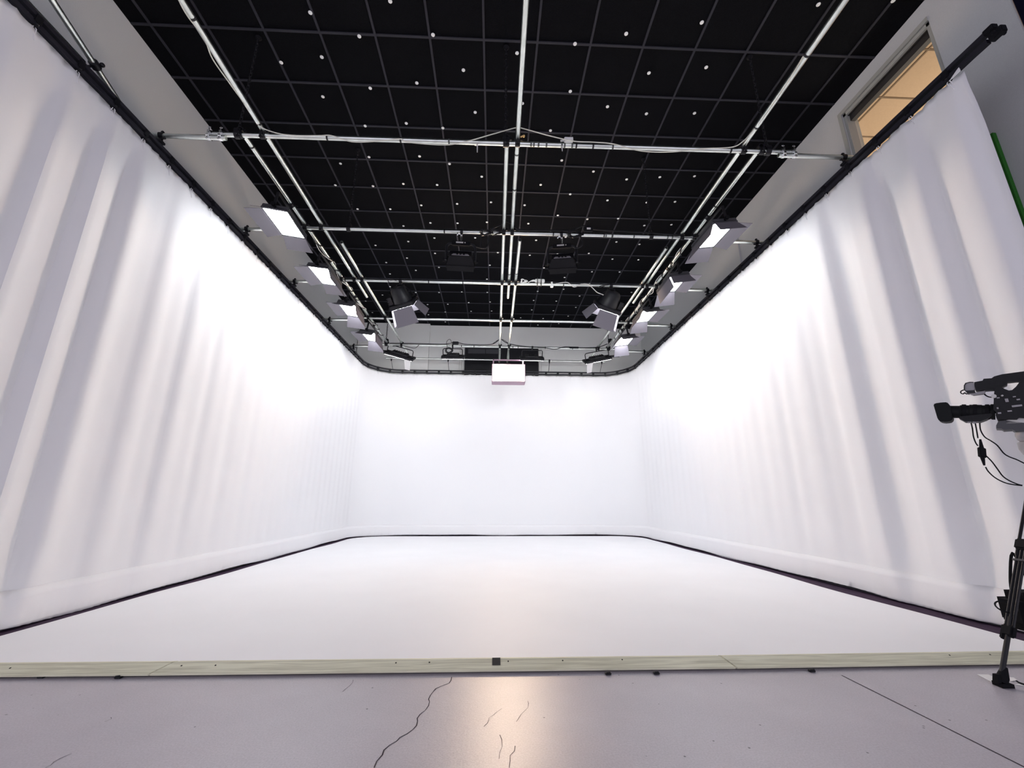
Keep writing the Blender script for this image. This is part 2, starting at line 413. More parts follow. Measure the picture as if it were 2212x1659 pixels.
for (p, nr, s) in PF:
    if s >= nxt:
        nxt += HOOK
        ang = math.atan2(nr.y, nr.x)
        if first is None:
            mb = MB(); mb.box((0, 0, .035), (.052, .058, .075), bev=.006); mb.box((0, 0, -.015), (.03, .03, .04)); mb.ball((.022, 0, -.012), .012, 8)
            first = mb.build('link', M['black'], trk); o = first
            mb = MB(); mb.tube([(0, 0, -.02), (.012, .012, -.045), (.004, .02, -.075), (-.004, -.014, -.08), (.01, -.012, -.045), (0, 0, -.02)], .0035, 5); mb.tube([(.004, 0, -.07), (.01, .012, -.11), (.012, .02, -.14)], .003, 4)
            first_t = mb.build('tie', M['curtain_hem'], cur); t = first_t
        else:
            o = first.copy(); COL.objects.link(o); t = first_t.copy(); COL.objects.link(t)
        o.parent = trk; o.location = loc_(p, RZL); o.rotation_euler = (0, 0, ang)
        t.parent = cur; t.location = (p.x, p.y-6.5, RZL); t.rotation_euler = (0, 0, ang)
        if p.x > 0 and p.y < 2.7: t.hide_render = False
mb = MB(); mb.box(loc_(Vector((CXR, 2.27, 0)), RZU+.004), (.052, .07, .05), bev=.006); mb.box(loc_(Vector((CXR+.0, 2.24, 0)), RZL-.006), (.05, .09, .062), bev=.006); mb.cyl(loc_(Vector((CXR-.04, 2.24, 0)), RZL), loc_(Vector((CXR+.06, 2.24, 0)), RZL), .014)
mb.build('end_cap', M['black'], trk)

# curtain-foot shade in the gap to the vinyl, coloured in as a dark strip
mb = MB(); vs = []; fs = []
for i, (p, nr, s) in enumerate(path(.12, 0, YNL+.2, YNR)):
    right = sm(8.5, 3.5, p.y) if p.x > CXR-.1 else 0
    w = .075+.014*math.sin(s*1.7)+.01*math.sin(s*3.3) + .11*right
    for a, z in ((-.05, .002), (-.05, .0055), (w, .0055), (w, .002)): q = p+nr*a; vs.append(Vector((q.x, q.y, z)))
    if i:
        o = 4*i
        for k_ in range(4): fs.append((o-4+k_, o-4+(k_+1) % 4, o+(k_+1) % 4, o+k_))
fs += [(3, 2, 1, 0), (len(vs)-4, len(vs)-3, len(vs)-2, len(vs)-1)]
mb._new(vs, fs); tag(mb.build('curtain_foot_shade', M['strip'], smooth=False), 'dark purple-black painted shade on the floor along the foot of the white curtain', 'painted shade')
# white vinyl stage floor
mb = MB(); WYF = 2.735
pp = [p for (p, nr, s) in path(.15, .03, WYF, WYF)]
mb.prism([Vector((p.x, p.y, .001)) for p in pp][::-1], (0, 0, .003))
tag(mb.build('stage_floor_sheet', M['vinyl'], smooth=False), 'large white vinyl floor sheet covering the stage inside the curtain', 'floor covering')

# timber edge boards in front of the vinyl
def edge_board(xa, xb, ya, yb, cut0, cut1, lab):
    t = empty('edge_board', ((xa+xb)/2, (ya+yb)/2, 0)); tag(t, lab, 'wooden board', 'pine edge boards')
    mb = MB(); c = t.location; n = 14
    vs = []; fs = []
    prof = [(0, .012), (0, .020), (.075, .052), (.095, .050), (.095, .0055)]
    for i in range(n+1):
        f = i/n; x = xa+(xb-xa)*f; y = ya+(yb-ya)*f
        for (dy, z) in prof:
            sh = (cut0*(1-f) + cut1*f)*dy if i in (0, n) else 0
            vs.append(Vector((x+sh-c.x, y+dy-c.y, z)))
        if i:
            o = 5*i
            for k_ in range(5): fs.append((o-5+k_, o-5+(k_+1) % 5, o+(k_+1) % 5, o+k_))
    fs += [(4, 3, 2, 1, 0), tuple(range(5*n, 5*n+5))]
    mb._new(vs, fs); mb.build('board', M['wood'], t, smooth=False)
    return t
def yb_(x): return 2.655 + (x+2.7)*(.004)
bA = edge_board(-4.2, -1.836, 2.70, 2.668, 0, .9, 'long pine edge board at the left end of the stage sheet')
bB = edge_board(-1.825, 1.369, 2.668, 2.645, .9, -.6, 'long pine edge board in the middle, with a square black mark')
bC = edge_board(1.380, 4.3, 2.645, 2.655, -.6, 0, 'long pine edge board at the right, passing behind the tripod foot')
def on_board(b, px, py, name, d, m, rot=0):
    p = at(px, py, Y=2.69); mb = MB(); mb.box((0, 0, 0), d)
    o = mb.build(name, m, b, smooth=False)
    o.location = (p.x-b.location.x, 2.655+.052-b.location.y, .0445); o.rotation_euler = (math.atan2(.032, .075), 0, rot); return o
on_board(bB, 1072, 1444, 'mark', (.046, .052, .002), M['tape_black'])
for b, pxs in ((bA, (14, 386)), (bB, (460, 853, 926, 1098, 1217, 1347)), (bC, (1527, 1592, 1660, 2065, 2154))):
    for px in pxs: on_board(b, px, 1447, 'nail_hole', (.007, .007, .0015), M['black_matte'])
for (px, py, lab) in ((258, 1462, 'small black clip under the edge board at far left, near its end'), (92, 1461, 'small dark clip under the leftmost edge board, first from the picture edge'),
                      (1313, 1454, 'small black clip just right of the warm light streak'), (1417, 1453, 'small black clip, second right of the warm light streak'), (1752, 1448, 'small black clip under the edge board near the start of the floor joint')):
    p = at(px, py, Z=.006); mb = MB()
    mb.box((p.x, p.y-.005, .006), (.034, .022, .011), bev=.003); mb.cyl((p.x-.012, p.y-.012, .012), (p.x+.01, p.y-.014, .015), .0035)
    tag(mb.build('floor_clip', M['black']), lab, 'clip', 'clips along the edge boards')

# chroma green board and dark drape on the right-hand side
mb = MB(); mb.box((XR-.02, 3.40, 2.05), (.035, 1.11, 4.05)); tag(mb.build('green_panel', M['green'], smooth=False), 'chroma green panel edge on the side wall past the curtain end', 'panel')
mb = MB(); vs = []; fs = []
for i in range(41):
    y = WN-.004-i*.05; x = XR+.02+.018*math.sin(i*1.1)
    vs += [Vector((x, y, .02)), Vector((x, y, CZ-.01))]
    if i: fs.append((2*i-2, 2*i, 2*i+1, 2*i-1))
mb._new(vs, fs); o = tag(mb.build('dark_drape', M['navy']), 'dark navy drape at the near end of the side wall, top right corner', 'drape'); sd = o.modifiers.new('t', 'SOLIDIFY'); sd.thickness = .006

# ------------------------------------------------------------------ black board with white trims on the back wall
bd = empty('black_board', (.19, YB-.03, 4.2)); tag(bd, 'wide black board on the back wall behind the lit warm lamp', 'board')
mb = MB(); mb.box((0, .0, .46), (2.17, .056, 1.16)); mb.build('panel', M['black'], bd, smooth=False)
mb = MB(); mb.box((-.74, -.03, .93), (.5, .012, .14)); mb.box((-.24, -.03, .93), (.46, .012, .14)); mb.build('pale_insert', M['darkgrey'], bd, smooth=False)
mb = MB()
for xx in (-1.13, -1.19, -1.25): mb.box((xx+.19, YB-.03, 4.75), (.028 if xx > -1.2 else .018, .06, 1.1))
struct(mb.build('trim_2', M['white'], smooth=False))
mb = MB()
for xx in (1.12, 1.19): mb.box((xx+.19, YB-.03, 4.75), (.028, .06, 1.1))
struct(mb.build('trim_3', M['white'], smooth=False))

# ------------------------------------------------------------------ white discs scattered over the ceiling tiles
DISCS = []
def zd(ox, oy, sc, pts):
    for a, b in pts:
        q = (ox+a/sc, oy+b/sc)
        if all(abs(q[0]-e[0])+abs(q[1]-e[1]) > 4.5 for e in DISCS): DISCS.append(q)
zd(560, 0, 5.027, [(554, 138), (1086, 395), (1422, 14), (1887, 379), (679, 620), (238, 680), (1711, 902), (1205, 958), (691, 1051), (1150, 1368), (1597, 1340), (1994, 1391)])
zd(960, 0, 5.027, [(206, 762), (789, 577), (1418, 477), (1974, 367), (1367, 993), (847, 1123), (334, 1220), (1771, 1159), (2194, 1236), (1152, 1419), (340, 1572)])
zd(1300, 0, 3.3515, [(1568, 33), (2110, 6), (724, 163), (756, 488), (341, 529), (671, 820), (180, 1299), (420, 1283), (671, 1276), (41, 1451), (325, 1466), (530, 1461), (118, 1583), (308, 1633), (504, 1627)])
zd(850, 180, 4.424, [(249, 698), (535, 770), (843, 892), (94, 961), (417, 971), (1407, 970), (1608, 737), (1911, 843), (1689, 1060), (2046, 1120), (265, 1166), (608, 1152), (932, 1137), (1253, 1165), (1571, 1262), (1853, 1299), (2148, 1293), (95, 1364), (353, 1334), (612, 1337), (893, 1328), (1289, 1341), (141, 1512), (391, 1479), (780, 1477), (1363, 1500), (1645, 1470), (2130, 1516), (397, 1625), (997, 1618), (1303, 1643), (1567, 1632), (1867, 1625)])
zd(1240, 320, 7.373, [(1042, 1533), (1607, 855), (1920, 448)])
zd(640, 320, 7.373, [(1158, 143), (704, 247), (622, 591), (1222, 606), (977, 971), (1498, 972), (1262, 1549)])
zd(740, 520, 8.508, [(803, 401), (1184, 318), (871, 610), (1347, 545), (1770, 490), (873, 844), (733, 998), (1344, 951), (1773, 952), (2190, 941), (1563, 1173), (1934, 1167), (1579, 1360), (1889, 1310), (1889, 1492), (523, 721), (425, 1110), (548, 1320)])
zd(920, 460, 6.144, [(503, 741), (848, 694), (810, 879), (1567, 730), (1841, 856), (1828, 1013), (2040, 1103), (1483, 1040), (474, 1048), (815, 1055), (568, 1190), (852, 1182), (600, 1306), (872, 1302), (1405, 1287), (1692, 1297), (1430, 1161), (1731, 1171), (1990, 1253), (1888, 1370), (1258, 1392), (1555, 1400), (1486, 1487), (1763, 1468), (2163, 538), (2204, 781), (2172, 940)])
zd(1120, 540, 8.508, [(1727, 168), (1350, 400), (1859, 405), (1307, 622), (1123, 848), (1051, 1055), (1313, 1195), (1516, 1316), (1892, 1306), (2078, 779), (2204, 181)])
mb = MB(); mb.lathe((0, 0, 0), (0, 0, -1), [(0, 0), (0, .021), (.004, .021), (.006, .017), (.006, 0)], 18)
disc0 = mb.build('ceiling_disc', M['disc'], origin=(0, 0, 0)); tag(disc0, 'small round white disc on the black tiled ceiling', 'ceiling disc', 'white discs scattered over the black ceiling')
for i, (a, b) in enumerate(DISCS):
    p = at(a, b, Z=CZ-.006)
    o = disc0 if i == 0 else disc0.copy()
    if i: COL.objects.link(o)
    o.location = (p.x, p.y, CZ-.0038)

# ------------------------------------------------------------------ scaffold pipe grid
PR = .0245
ZP = EYE+3.66; ZD = ZP+.052; ZE = ZP-.054
CROSS = [(-3.02, 3.69, 3.245, 3.655), (-2.98, 5.25, 3.25, 5.235), (-2.98, 6.71, 3.25, 6.70), (-2.98, 8.31, 3.25, 8.30), (-3.0, 9.89, 3.28, 9.97)]
ROWN = ['nearest', 'second', 'third', 'fourth', 'farthest']
BANDS = [(705, 865, 1244, 1280, 1573), (960, 1195, 1304, 1322), (745, 926, 1000, 1217), (), (997, 1024, 1108, 1119, 1150, 1178, 1237)]
GREY = [(970, 1147, 1153, 1163, 1180, 1213, 1219, 1235, 1322), (1308, 1321, 1368, 1440, 1450), (), (), ()]
cross_y = lambda i, x: CROSS[i][1]+(CROSS[i][3]-CROSS[i][1])*(x-CROSS[i][0])/(CROSS[i][2]-CROSS[i][0])
def pipe_thing(name, p0, p1, lab, cat, group, r=PR):
    p0, p1 = Vector(p0), Vector(p1); c = (p0+p1)/2
    t = empty(name, c); tag(t, lab, cat, group)
    MB().pipe(p0-c, p1-c, r).build('tube', M['pipe'], t)
    return t
def band(t, p, axis, m, w=.018, r=PR+.0025, name='tape_band'):
    mb = MB(); a = Vector(axis).normalized(); q = Vector(p)-t.location
    mb.lathe(q-a*w/2, a, [(0, PR-.001), (0, r), (w, r), (w, PR-.001)], 16); mb.build(name, m, t)
pipes = []
for i, (xa, ya, xb, yb) in enumerate(CROSS):
    t = pipe_thing('cross_pipe', (xa, ya, ZP), (xb, yb, ZP), f'{ROWN[i]} of the galvanised pipes spanning the stage from side to side', 'pipe', 'galvanised cross pipes')
    pipes.append(t)
    for lst, m in ((BANDS[i], M['tape_black']), (GREY[i], M['tape_grey'])):
        for px in lst:
            x = at(px, [308, 503, 612, 692, 748][i], Y=cross_y(i, 0)).x
            band(t, (x, cross_y(i, x), ZP), (xb-xa, yb-ya, 0), m)
def coupler(name, p, label, m=M['black'], gap=.052, up=1, cat='clamp', group='black pipe couplers at the crossings'):
    """two half-couplers back to back: one round the cross pipe, one round the pipe above it"""
    t = empty(name, p); tag(t, label, cat, group)
    mb = MB()
    mb.lathe((-.026, 0, 0), (1, 0, 0), [(0, PR-.001), (0, PR+.010), (.052, PR+.010), (.052, PR-.001)], 16)
    mb.lathe((0, -.026, gap*up), (0, 1, 0), [(0, PR-.001), (0, PR+.010), (.052, PR+.010), (.052, PR-.001)], 16)
    mb.box((0, 0, gap*up/2), (.05, .05, .016))
    mb.box((.0, -.040, -.01), (.030, .024, .030)); mb.box((.040, 0, gap*up), (.024, .03, .026))
    mb.build('coupler_body', m, t)
    mb = MB(); mb.cyl((0, -.044, -.062), (0, -.044, .034), .0055, 8); mb.box((0, -.044, -.048), (.030, .012, .018), bev=.003); mb.build('bolt', M['chrome'] if m is M['chrome'] else M['black_matte'], t)
    return t
# pipes running away from the camera, laid over the cross pipes: (x, start y, end y, end x)
DEPTH = [('long galvanised pipe on the left running from overhead towards the third cross pipe', -2.455, 1.35, 7.44, -2.46),
         ('left galvanised pipe starting past the second cross pipe and running to the back', -2.33, 5.66, 11.30, -2.31),
         ('galvanised pipe carrying the four lit panels on the left', -2.69, 3.72, 9.98, -2.67),
         ('long galvanised pipe overhead in the middle ending just past the third cross pipe', .195, 1.2, 7.35, .23),
         ('bright galvanised middle pipe starting at the nearest cross pipe', .095, 3.70, 11.30, .115),
         ('galvanised middle pipe starting past the second cross pipe, rightmost of that trio', .345, 5.48, 11.30, .34),
         ('long galvanised pipe on the right running from overhead to the third cross pipe', 2.655, 1.35, 7.45, 2.69),
         ('right galvanised pipe starting past the second cross pipe and running to the back', 2.60, 5.58, 11.35, 2.60),
         ('galvanised pipe carrying the four lit panels on the right', 2.87, 3.68, 10.05, 2.84)]
SHORT = ['left overhead pipe', 'left rear pipe', 'left light pipe', 'middle overhead pipe', 'bright middle pipe', 'right one of the middle pipes', 'right overhead pipe', 'right rear pipe', 'right light pipe']
dp = []
for (lab, x0, ya, yb, x1), sh in zip(DEPTH, SHORT):
    t = pipe_thing('depth_pipe', (x0, ya, ZD), (x1, yb, ZD), lab, 'pipe', 'galvanised pipes running towards the back'); dp.append(t)
    for i in range(5):
        y = cross_y(i, x0)
        if ya-.06 <= y <= yb+.03:
            x = x0+(x1-x0)*(y-ya)/(yb-ya)
            coupler('pipe_coupler', (x, cross_y(i, x), ZP), f'black coupler where the {sh} crosses the {ROWN[i]} cross pipe')
def dband(k, px, py, m=M['tape_black'], w=.018):
    _, x0, ya, yb, x1 = DEPTH[k]; q = at(px, py, Z=ZD); f = (q.y-ya)/(yb-ya); band(dp[k], (x0+(x1-x0)*f, q.y, ZD), (x1-x0, yb-ya, 0), m, w)
dband(0, 402, 38); dband(0, 548, 266); dband(2, 541, 316); dband(3, 1112, 332, M['tape_grey']); dband(6, 1738, 118); dband(6, 1631, 274); dband(3, 1111, 408); dband(8, 1550, 444); dband(8, 1540, 464)
dband(3, 1100, 591); dband(5, 1116, 590); dband(8, 1457, 566)
# pipes along the left-hand wall above the track
pipe_thing('wall_side_pipe', (-3.158, 1.4, EYE+3.70), (-3.745, 3.66, EYE+3.70), 'slanting galvanised pipe between the left wall and the curtain track', 'pipe', 'galvanised pipes at the top left')
pipe_thing('wall_side_pipe', (-3.66, 1.4, EYE+3.70), (-3.66, 3.0, EYE+3.70), 'galvanised pipe hugging the curtain track in the top left corner', 'pipe', 'galvanised pipes at the top left')
t = empty('handle_clamp', at(205, 140, Z=EYE+3.70)); tag(t, 'black clamp with a pointed handle on the slanting top left pipe', 'clamp')
ax = Vector((-.587, 2.26, 0)).normalized()
mb = MB(); mb.lathe(-ax*.03, ax, [(0, PR), (0, PR+.012), (.06, PR+.012), (.06, PR)], 14); mb.tube([(-.03, 0, -.02), (-.08, -.02, -.06), (-.085, .06, -.09), (-.02, .08, -.05)], .010, 8, smooth=4); mb.ball((.04, .02, .025), .02, 10); mb.build('clamp_body', M['black'], t)
mb = MB(); mb.cyl((-.075, -.01, -.05), (-.15, -.04, -.035), .010, 8, .002); mb.build('handle', M['black'], t)

# extension pipes from the cross pipes out over the track, chrome swivel couplers, and track hangers
for i in range(5):
    for sd_, sx in (('left', -1), ('right', 1)):
        xe = CROSS[i][0] if sx < 0 else CROSS[i][2]
        y = cross_y(i, xe)
        xo = (CXL-.10) if sx < 0 else (CXR+.10)
        xi = xe - sx*(.20 if i != 1 else .30)
        lab = f'short galvanised extension pipe on the {sd_} end of the {ROWN[i]} cross pipe'
        pipe_thing('extension_pipe', (xi, y-.012, ZE), (xo, y-.012, ZE), lab, 'pipe', 'extension pipes reaching the curtain track')
        for q, off in (('inner', .155), ('outer', .035)):
            xx = xe - sx*off
            t = empty('swivel_coupler', (xx, y-.006, (ZP+ZE)/2)); tag(t, f'bright zinc swivel coupler, {q} one, joining the {sd_} extension to the {ROWN[i]} cross pipe', 'clamp', 'zinc swivel couplers on the extension pipes')
            mb = MB(); hg = (ZP-ZE)/2
            for zz in (hg, -hg): mb.lathe((-.014, 0 if zz > 0 else -.006, zz), (1, 0, 0), [(0, PR), (0, PR+.007), (.028, PR+.007), (.028, PR)], 16)
            mb.box((0, -.036, hg), (.026, .022, .02)); mb.box((0, -.042, -hg), (.026, .022, .02)); mb.build('coupler_body', M['chrome'], t)
            mb = MB(); mb.cyl((0, -.038, hg-.01), (0, -.038, hg+.055), .005, 8); mb.box((0, -.038, hg+.045), (.034, .010, .016), bev=.003)
            mb.cyl((0, -.044, -hg+.01), (0, -.044, -hg-.055), .005, 8); mb.box((0, -.044, -hg-.042), (.034, .010, .016), bev=.003); mb.build('wing_nut', M['chrome'], t)
        # hanger
        xh = CXL+.015 if sx < 0 else CXR-.015
        t = empty('track_hanger', (xh, y-.012, ZE)); tag(t, f'black hook clamp holding the curtain track under the {sd_} end of the {ROWN[i]} cross pipe', 'clamp', 'hook clamps holding the curtain track')
        mb = MB(); mb.lathe((-.022, 0, 0), (1, 0, 0), [(0, PR), (0, PR+.009), (.044, PR+.009), (.044, PR)], 14)
        mb.box((0, 0, -.045), (.034, .016, .05)); mb.box((0, 0, RZU+.02-ZE+.012), (.05, .07, .022)); mb.ball((0, 0, PR+.016), .018, 10)
        mb.build('hook', M['black'], t)
        mb = MB(); mb.cyl((0, 0, -.05), (-.06*sx, -.03, -.055), .006, 8); mb.ball((-.06*sx, -.03, -.055), .012, 8); mb.build('thumb_screw', M['black'], t)

# back rail with four hook clamps and drop rods
ZB = ZD+.052; YBK = 11.24
pipe_thing('back_rail', (-3.02, YBK, ZB), (3.12, YBK+.06, ZB), 'slim dark-topped pipe behind the farthest lights, just above the rear track', 'pipe', None, .021)
for px, nm in ((845, 'far left'), (968, 'left of the black board'), (1187, 'right of the black board'), (1300, 'far right')):
    x = at(px, 775, Y=YBK).x; yy = YBK+.03+.0*x
    t = empty('drop_hook', (x, yy, ZB)); tag(t, f'black hook with a thin drop rod on the back rail, {nm}', 'hook', 'hooks with drop rods on the back rail')
    mb = MB(); mb.lathe((-.02, 0, 0), (1, 0, 0), [(0, .021), (0, .034), (.04, .034), (.04, .021)], 12); mb.box((0, 0, -.05), (.03, .03, .05)); mb.build('hook', M['black'], t)
    mb = MB(); mb.cyl((0, 0, -.06), (0, CYB-yy, RZU-ZB+.015), .006, 8); mb.build('drop_rod', M['black'], t)

# ------------------------------------------------------------------ suspension chains
def chain(p0, p1, lab):
    p0, p1 = Vector(p0), Vector(p1); d = p1-p0; n = int(d.length/.042)
    t = empty('chain', p1); tag(t, lab, 'chain', 'black suspension chains')
    mb = MB(); a = d.normalized(); x, y, _ = mb.frame(a)
    for i in range(n):
        c = p0-p1+d*((i+.5)/n); u = x if i % 2 else y
        loop = []
        for k_ in range(10):
            g = 2*PI*k_/10; loop.append(c+u*(.013*math.cos(g))+a*(.027*math.sin(g)))
        mb.tube(loop, .005, 5, closed=True)
    mb.build('links', M['black'], t)
    mb = MB(); mb.lathe(p0-p1, (0, 0, -1), [(0, 0), (0, .035), (.012, .03), (.03, .012), (.03, 0)], 12); mb.build('anchor', M['black_matte'], t)
    mb = MB(); mb.lathe((-.025, 0, -.06), (1, 0, 0), [(0, PR), (0, PR+.016), (.05, PR+.016), (.05, PR)], 14); mb.box((0, 0, -.015), (.07, .06, .035)); mb.tube([(0, 0, 0), (.02, 0, .03), (0, 0, .06), (-.02, 0, .03)], .007, 6, closed=True); mb.build('hanger', M['black'], t)
def chain_at(i, px, lab, dy=0.):
    x = at(px, [308, 503, 612, 692, 748][i], Y=cross_y(i, 0)).x; y = cross_y(i, x)
    chain((x, y+dy, CZ-.005), (x, y, ZP+.06), lab)
chain_at(0, 1092, 'black chain down to the middle of the nearest cross pipe')
chain_at(0, 1652, 'black chain down to the right end of the nearest cross pipe')
chain_at(0, 508, 'black chain down to the left end of the nearest cross pipe')
chain_at(1, 752, 'black chain down to the left part of the second cross pipe')
chain_at(1, 1405, 'black chain down to the right part of the second cross pipe')
chain_at(4, 834, 'black chain against the pale back wall at the left')
chain_at(4, 1316, 'black chain against the pale back wall at the right')

# ------------------------------------------------------------------ luminaires
def yoke_tube(w, h, r=.010, corner=.04, z0=0.):
    """U of round tube, open downwards, along local y"""
    a = w/2
    return [(0, -a, z0-h), (0, -a, z0-corner), (0, -a+corner*.3, z0-corner*.3), (0, -a+corner, z0), (0, a-corner, z0), (0, a-corner*.3, z0-corner*.3), (0, a, z0-corner), (0, a, z0-h)]
def leaf(hinge, out, along, w, l, th=.004, taper=.0):
    """one barn door: hinge mid point, direction it opens to, hinge direction"""
    o = Vector(out).normalized(); a = Vector(along).normalized(); n = o.cross(a); h = Vector(hinge)
    mb = MB(); mb.prism([h-a*(w/2), h+a*(w/2), h+a*(w/2+taper)+o*l, h-a*(w/2+taper)+o*l], n*th); return mb
def led_panel(angles):
    """downward LED panel on a pipe: origin at the pipe's axis, long side along y"""
    t = empty('led_panel', (0, 0, 0))
    mb = MB(); mb.lathe((0, -.03, 0), (0, 1, 0), [(0, PR), (0, PR+.012), (.06, PR+.012), (.06, PR)], 14); mb.box((0, 0, -.05), (.035, .05, .05)); mb.cyl((.03, 0, -.01), (.085, 0, -.02), .008, 8); mb.build('clamp', M['black'], t)
    mb = MB(); mb.box((0, 0, -.085), (.035, .64, .008)); mb.box((0, -.317, -.185), (.035, .008, .21)); mb.box((0, .317, -.185), (.035, .008, .21)); mb.build('yoke', M['black'], t)
    for sgn in (-1, 1):
        mb = MB(); mb.cyl((0, sgn*.29, -.27), (0, sgn*.35, -.27), .018, 12); mb.cyl((0, sgn*.335, -.27), (0, sgn*.352, -.27), .028, 10); mb.build('tilt_knob', M['black_matte'], t)
    mb = MB(); mb.box((0, 0, -.268), (.33, .58, .05), bev=.01)
    for q in range(9): mb.box((-.12+q*.03, 0, -.232), (.008, .46, .03))
    mb.box((0, 0, -.22), (.10, .18, .04), bev=.006)
    for s1 in (-1, 1): mb.box((s1*.158, 0, -.300), (.016, .58, .02)); mb.box((0, s1*.28, -.300), (.33, .02, .02))
    mb.build('housing', M['darkgrey'], t)
    mb = MB(); mb.box((0, 0, -.299), (.298, .538, .008)); mb.build('diffuser', M['led'], t, smooth=False)
    z = -.312
    for (hx, hy, al, w, l, an) in ((-.165, 0, (0, 1, 0), .54, .19, angles[0]), (.165, 0, (0, 1, 0), .54, .19, angles[1]), (0, -.29, (1, 0, 0), .30, .19, angles[2]), (0, .29, (1, 0, 0), .30, .24, angles[3])):
        outd = Vector((hx, hy, 0)).normalized()*math.cos(an)+Vector((0, 0, -1))*math.sin(an)
        leaf((hx, hy, z), outd, al, w, l, taper=.03).build('barn_door', M['door'], t, smooth=False)
    return t
LY = [4.82, 6.15, 7.41, 8.75]
dx = lambda k, y: DEPTH[k][1]+(DEPTH[k][4]-DEPTH[k][1])*(y-DEPTH[k][2])/(DEPTH[k][3]-DEPTH[k][2])
WHICH = ['nearest lit panel', 'second lit panel from the front', 'third lit panel from the front', 'farthest lit panel']
ANG_L = [(R(15), R(50), R(33), R(14)), (R(15), R(62), R(30), R(12)), (R(8), R(70), R(33), R(42)), (R(12), R(72), R(36), R(45))]; ANG_R = [(R(60), R(14), R(58), R(22)), (R(95), R(12), R(60), R(40)), (R(55), R(10), R(33), R(38)), (R(40), R(14), R(34), R(60))]
for k, side, ang, tilt in ((2, 'left', ANG_L, R(8)), (8, 'right', ANG_R, R(-8))):
    for i, y in enumerate(LY):
        t = led_panel(ang[i])
        t.location = (dx(k, y), y, ZD); t.rotation_euler = (0, tilt, [.03, -.02, .02, -.03][i])
        tag(t, f'{WHICH[i]} in the row along the {side} curtain, barn doors open', 'studio light', f'lit panels along the {side} curtain')
    
# two black floodlights seen from behind on the second cross pipe
def flood_back():
    t = empty('flood_light', (0, 0, 0))
    mb = MB(); mb.lathe((-.02, 0, 0), (1, 0, 0), [(0, PR), (0, PR+.012), (.04, PR+.012), (.04, PR)], 14); mb.build('clamp', M['black'], t)
    mb = MB(); mb.box((0, -.01, -.045), (.024, .03, .05)); mb.cyl((0, 0, -.06), (0, 0, -.19), .012, 10); mb.cyl((-.05, -.01, -.05), (.0, -.01, -.05), .007, 8); mb.box((-.055, -.01, -.05), (.012, .03, .03), bev=.003); mb.build('spigot', M['chrome'], t)
    mb = MB(); pts = [Vector((p[1], p[0], p[2])) for p in yoke_tube(.40, .265, corner=.07, z0=-.20)]
    mb.tube(pts, .018, 10, smooth=3); mb.build('yoke', M['black'], t)
    mb = MB(); mb.box((0, -.004, -.20), (.26, .055, .062), bev=.010); hb = mb.build('handle', M['black_matte'], t)
    mb = MB(); mb.box((-.02, -.033, -.198), (.10, .003, .022)); mb.cyl((.055, -.0315, -.198), (.055, -.0345, -.198), .009, 10); mb.build('name_plate', M['palegrey'], hb, smooth=False)
    rot = Euler((R(-38), 0, 0)).to_matrix(); C = Vector((0, .03, -.435))
    f = lambda v: C + rot @ Vector(v)
    mb = MB(); mb.box(f((0, .055, 0)), (.40, .05, .26), rot, bev=.008); mb.box(f((0, .10, 0)), (.37, .04, .23), rot)
    mb.prism([f(v) for v in ((-.19, .03, -.12), (.19, .03, -.12), (.15, -.09, -.10), (-.15, -.09, -.10))], rot @ Vector((0, 0, .20)))
    for s1 in (-1, 1): mb.prism([f(v) for v in ((s1*.19, .03, .12), (s1*.15, -.02, .12), (s1*.12, -.02, .16), (s1*.19, .02, .17))], rot @ Vector((0, .012, 0)))
    mb.build('housing', M['camera_body'], t)
    mb = MB(); mb.prism([f(v) for v in ((-.12, -.0905, -.075), (.12, -.0905, -.075), (.10, -.0905, -.022), (-.10, -.0905, -.022))], rot @ Vector((0, -.006, 0))); mb.build('control_panel', M['midgrey'], t, smooth=False)
    for q in (-.045, 0, .045):
        mb = MB(); mb.cyl(f((q, -.092, -.05)), f((q, -.118, -.05)), .016, 12, .013); mb.build('knob', M['black_matte'], t)
    for s1 in (-1, 1):
        mb = MB(); mb.cyl((s1*.185, .03, -.45), (s1*.245, .03, -.45), .020, 12); mb.build('tilt_knob', M['black_matte'], t)
    mb = MB(); mb.box(f((0, .121, 0)), (.34, .004, .20), rot); mb.build('diffuser', M['led_spot'], t, smooth=False)
    return t
fl = flood_back()
x = at(997, 503, Y=5.24).x; fl.location = (x, 5.24, ZP); fl.rotation_euler = (0, 0, R(3))
tag(fl, 'black floodlight hanging from the second cross pipe, left of the middle pipes', 'studio light', 'floodlights on the second cross pipe')
f2 = copy_tree(fl); x = at(1213, 508, Y=5.24).x; f2.location = (x, 5.24, ZP); f2.rotation_euler = (0, 0, R(-9))
tag(f2, 'black floodlight hanging from the second cross pipe, right of the middle pipes', 'studio light', 'floodlights on the second cross pipe')

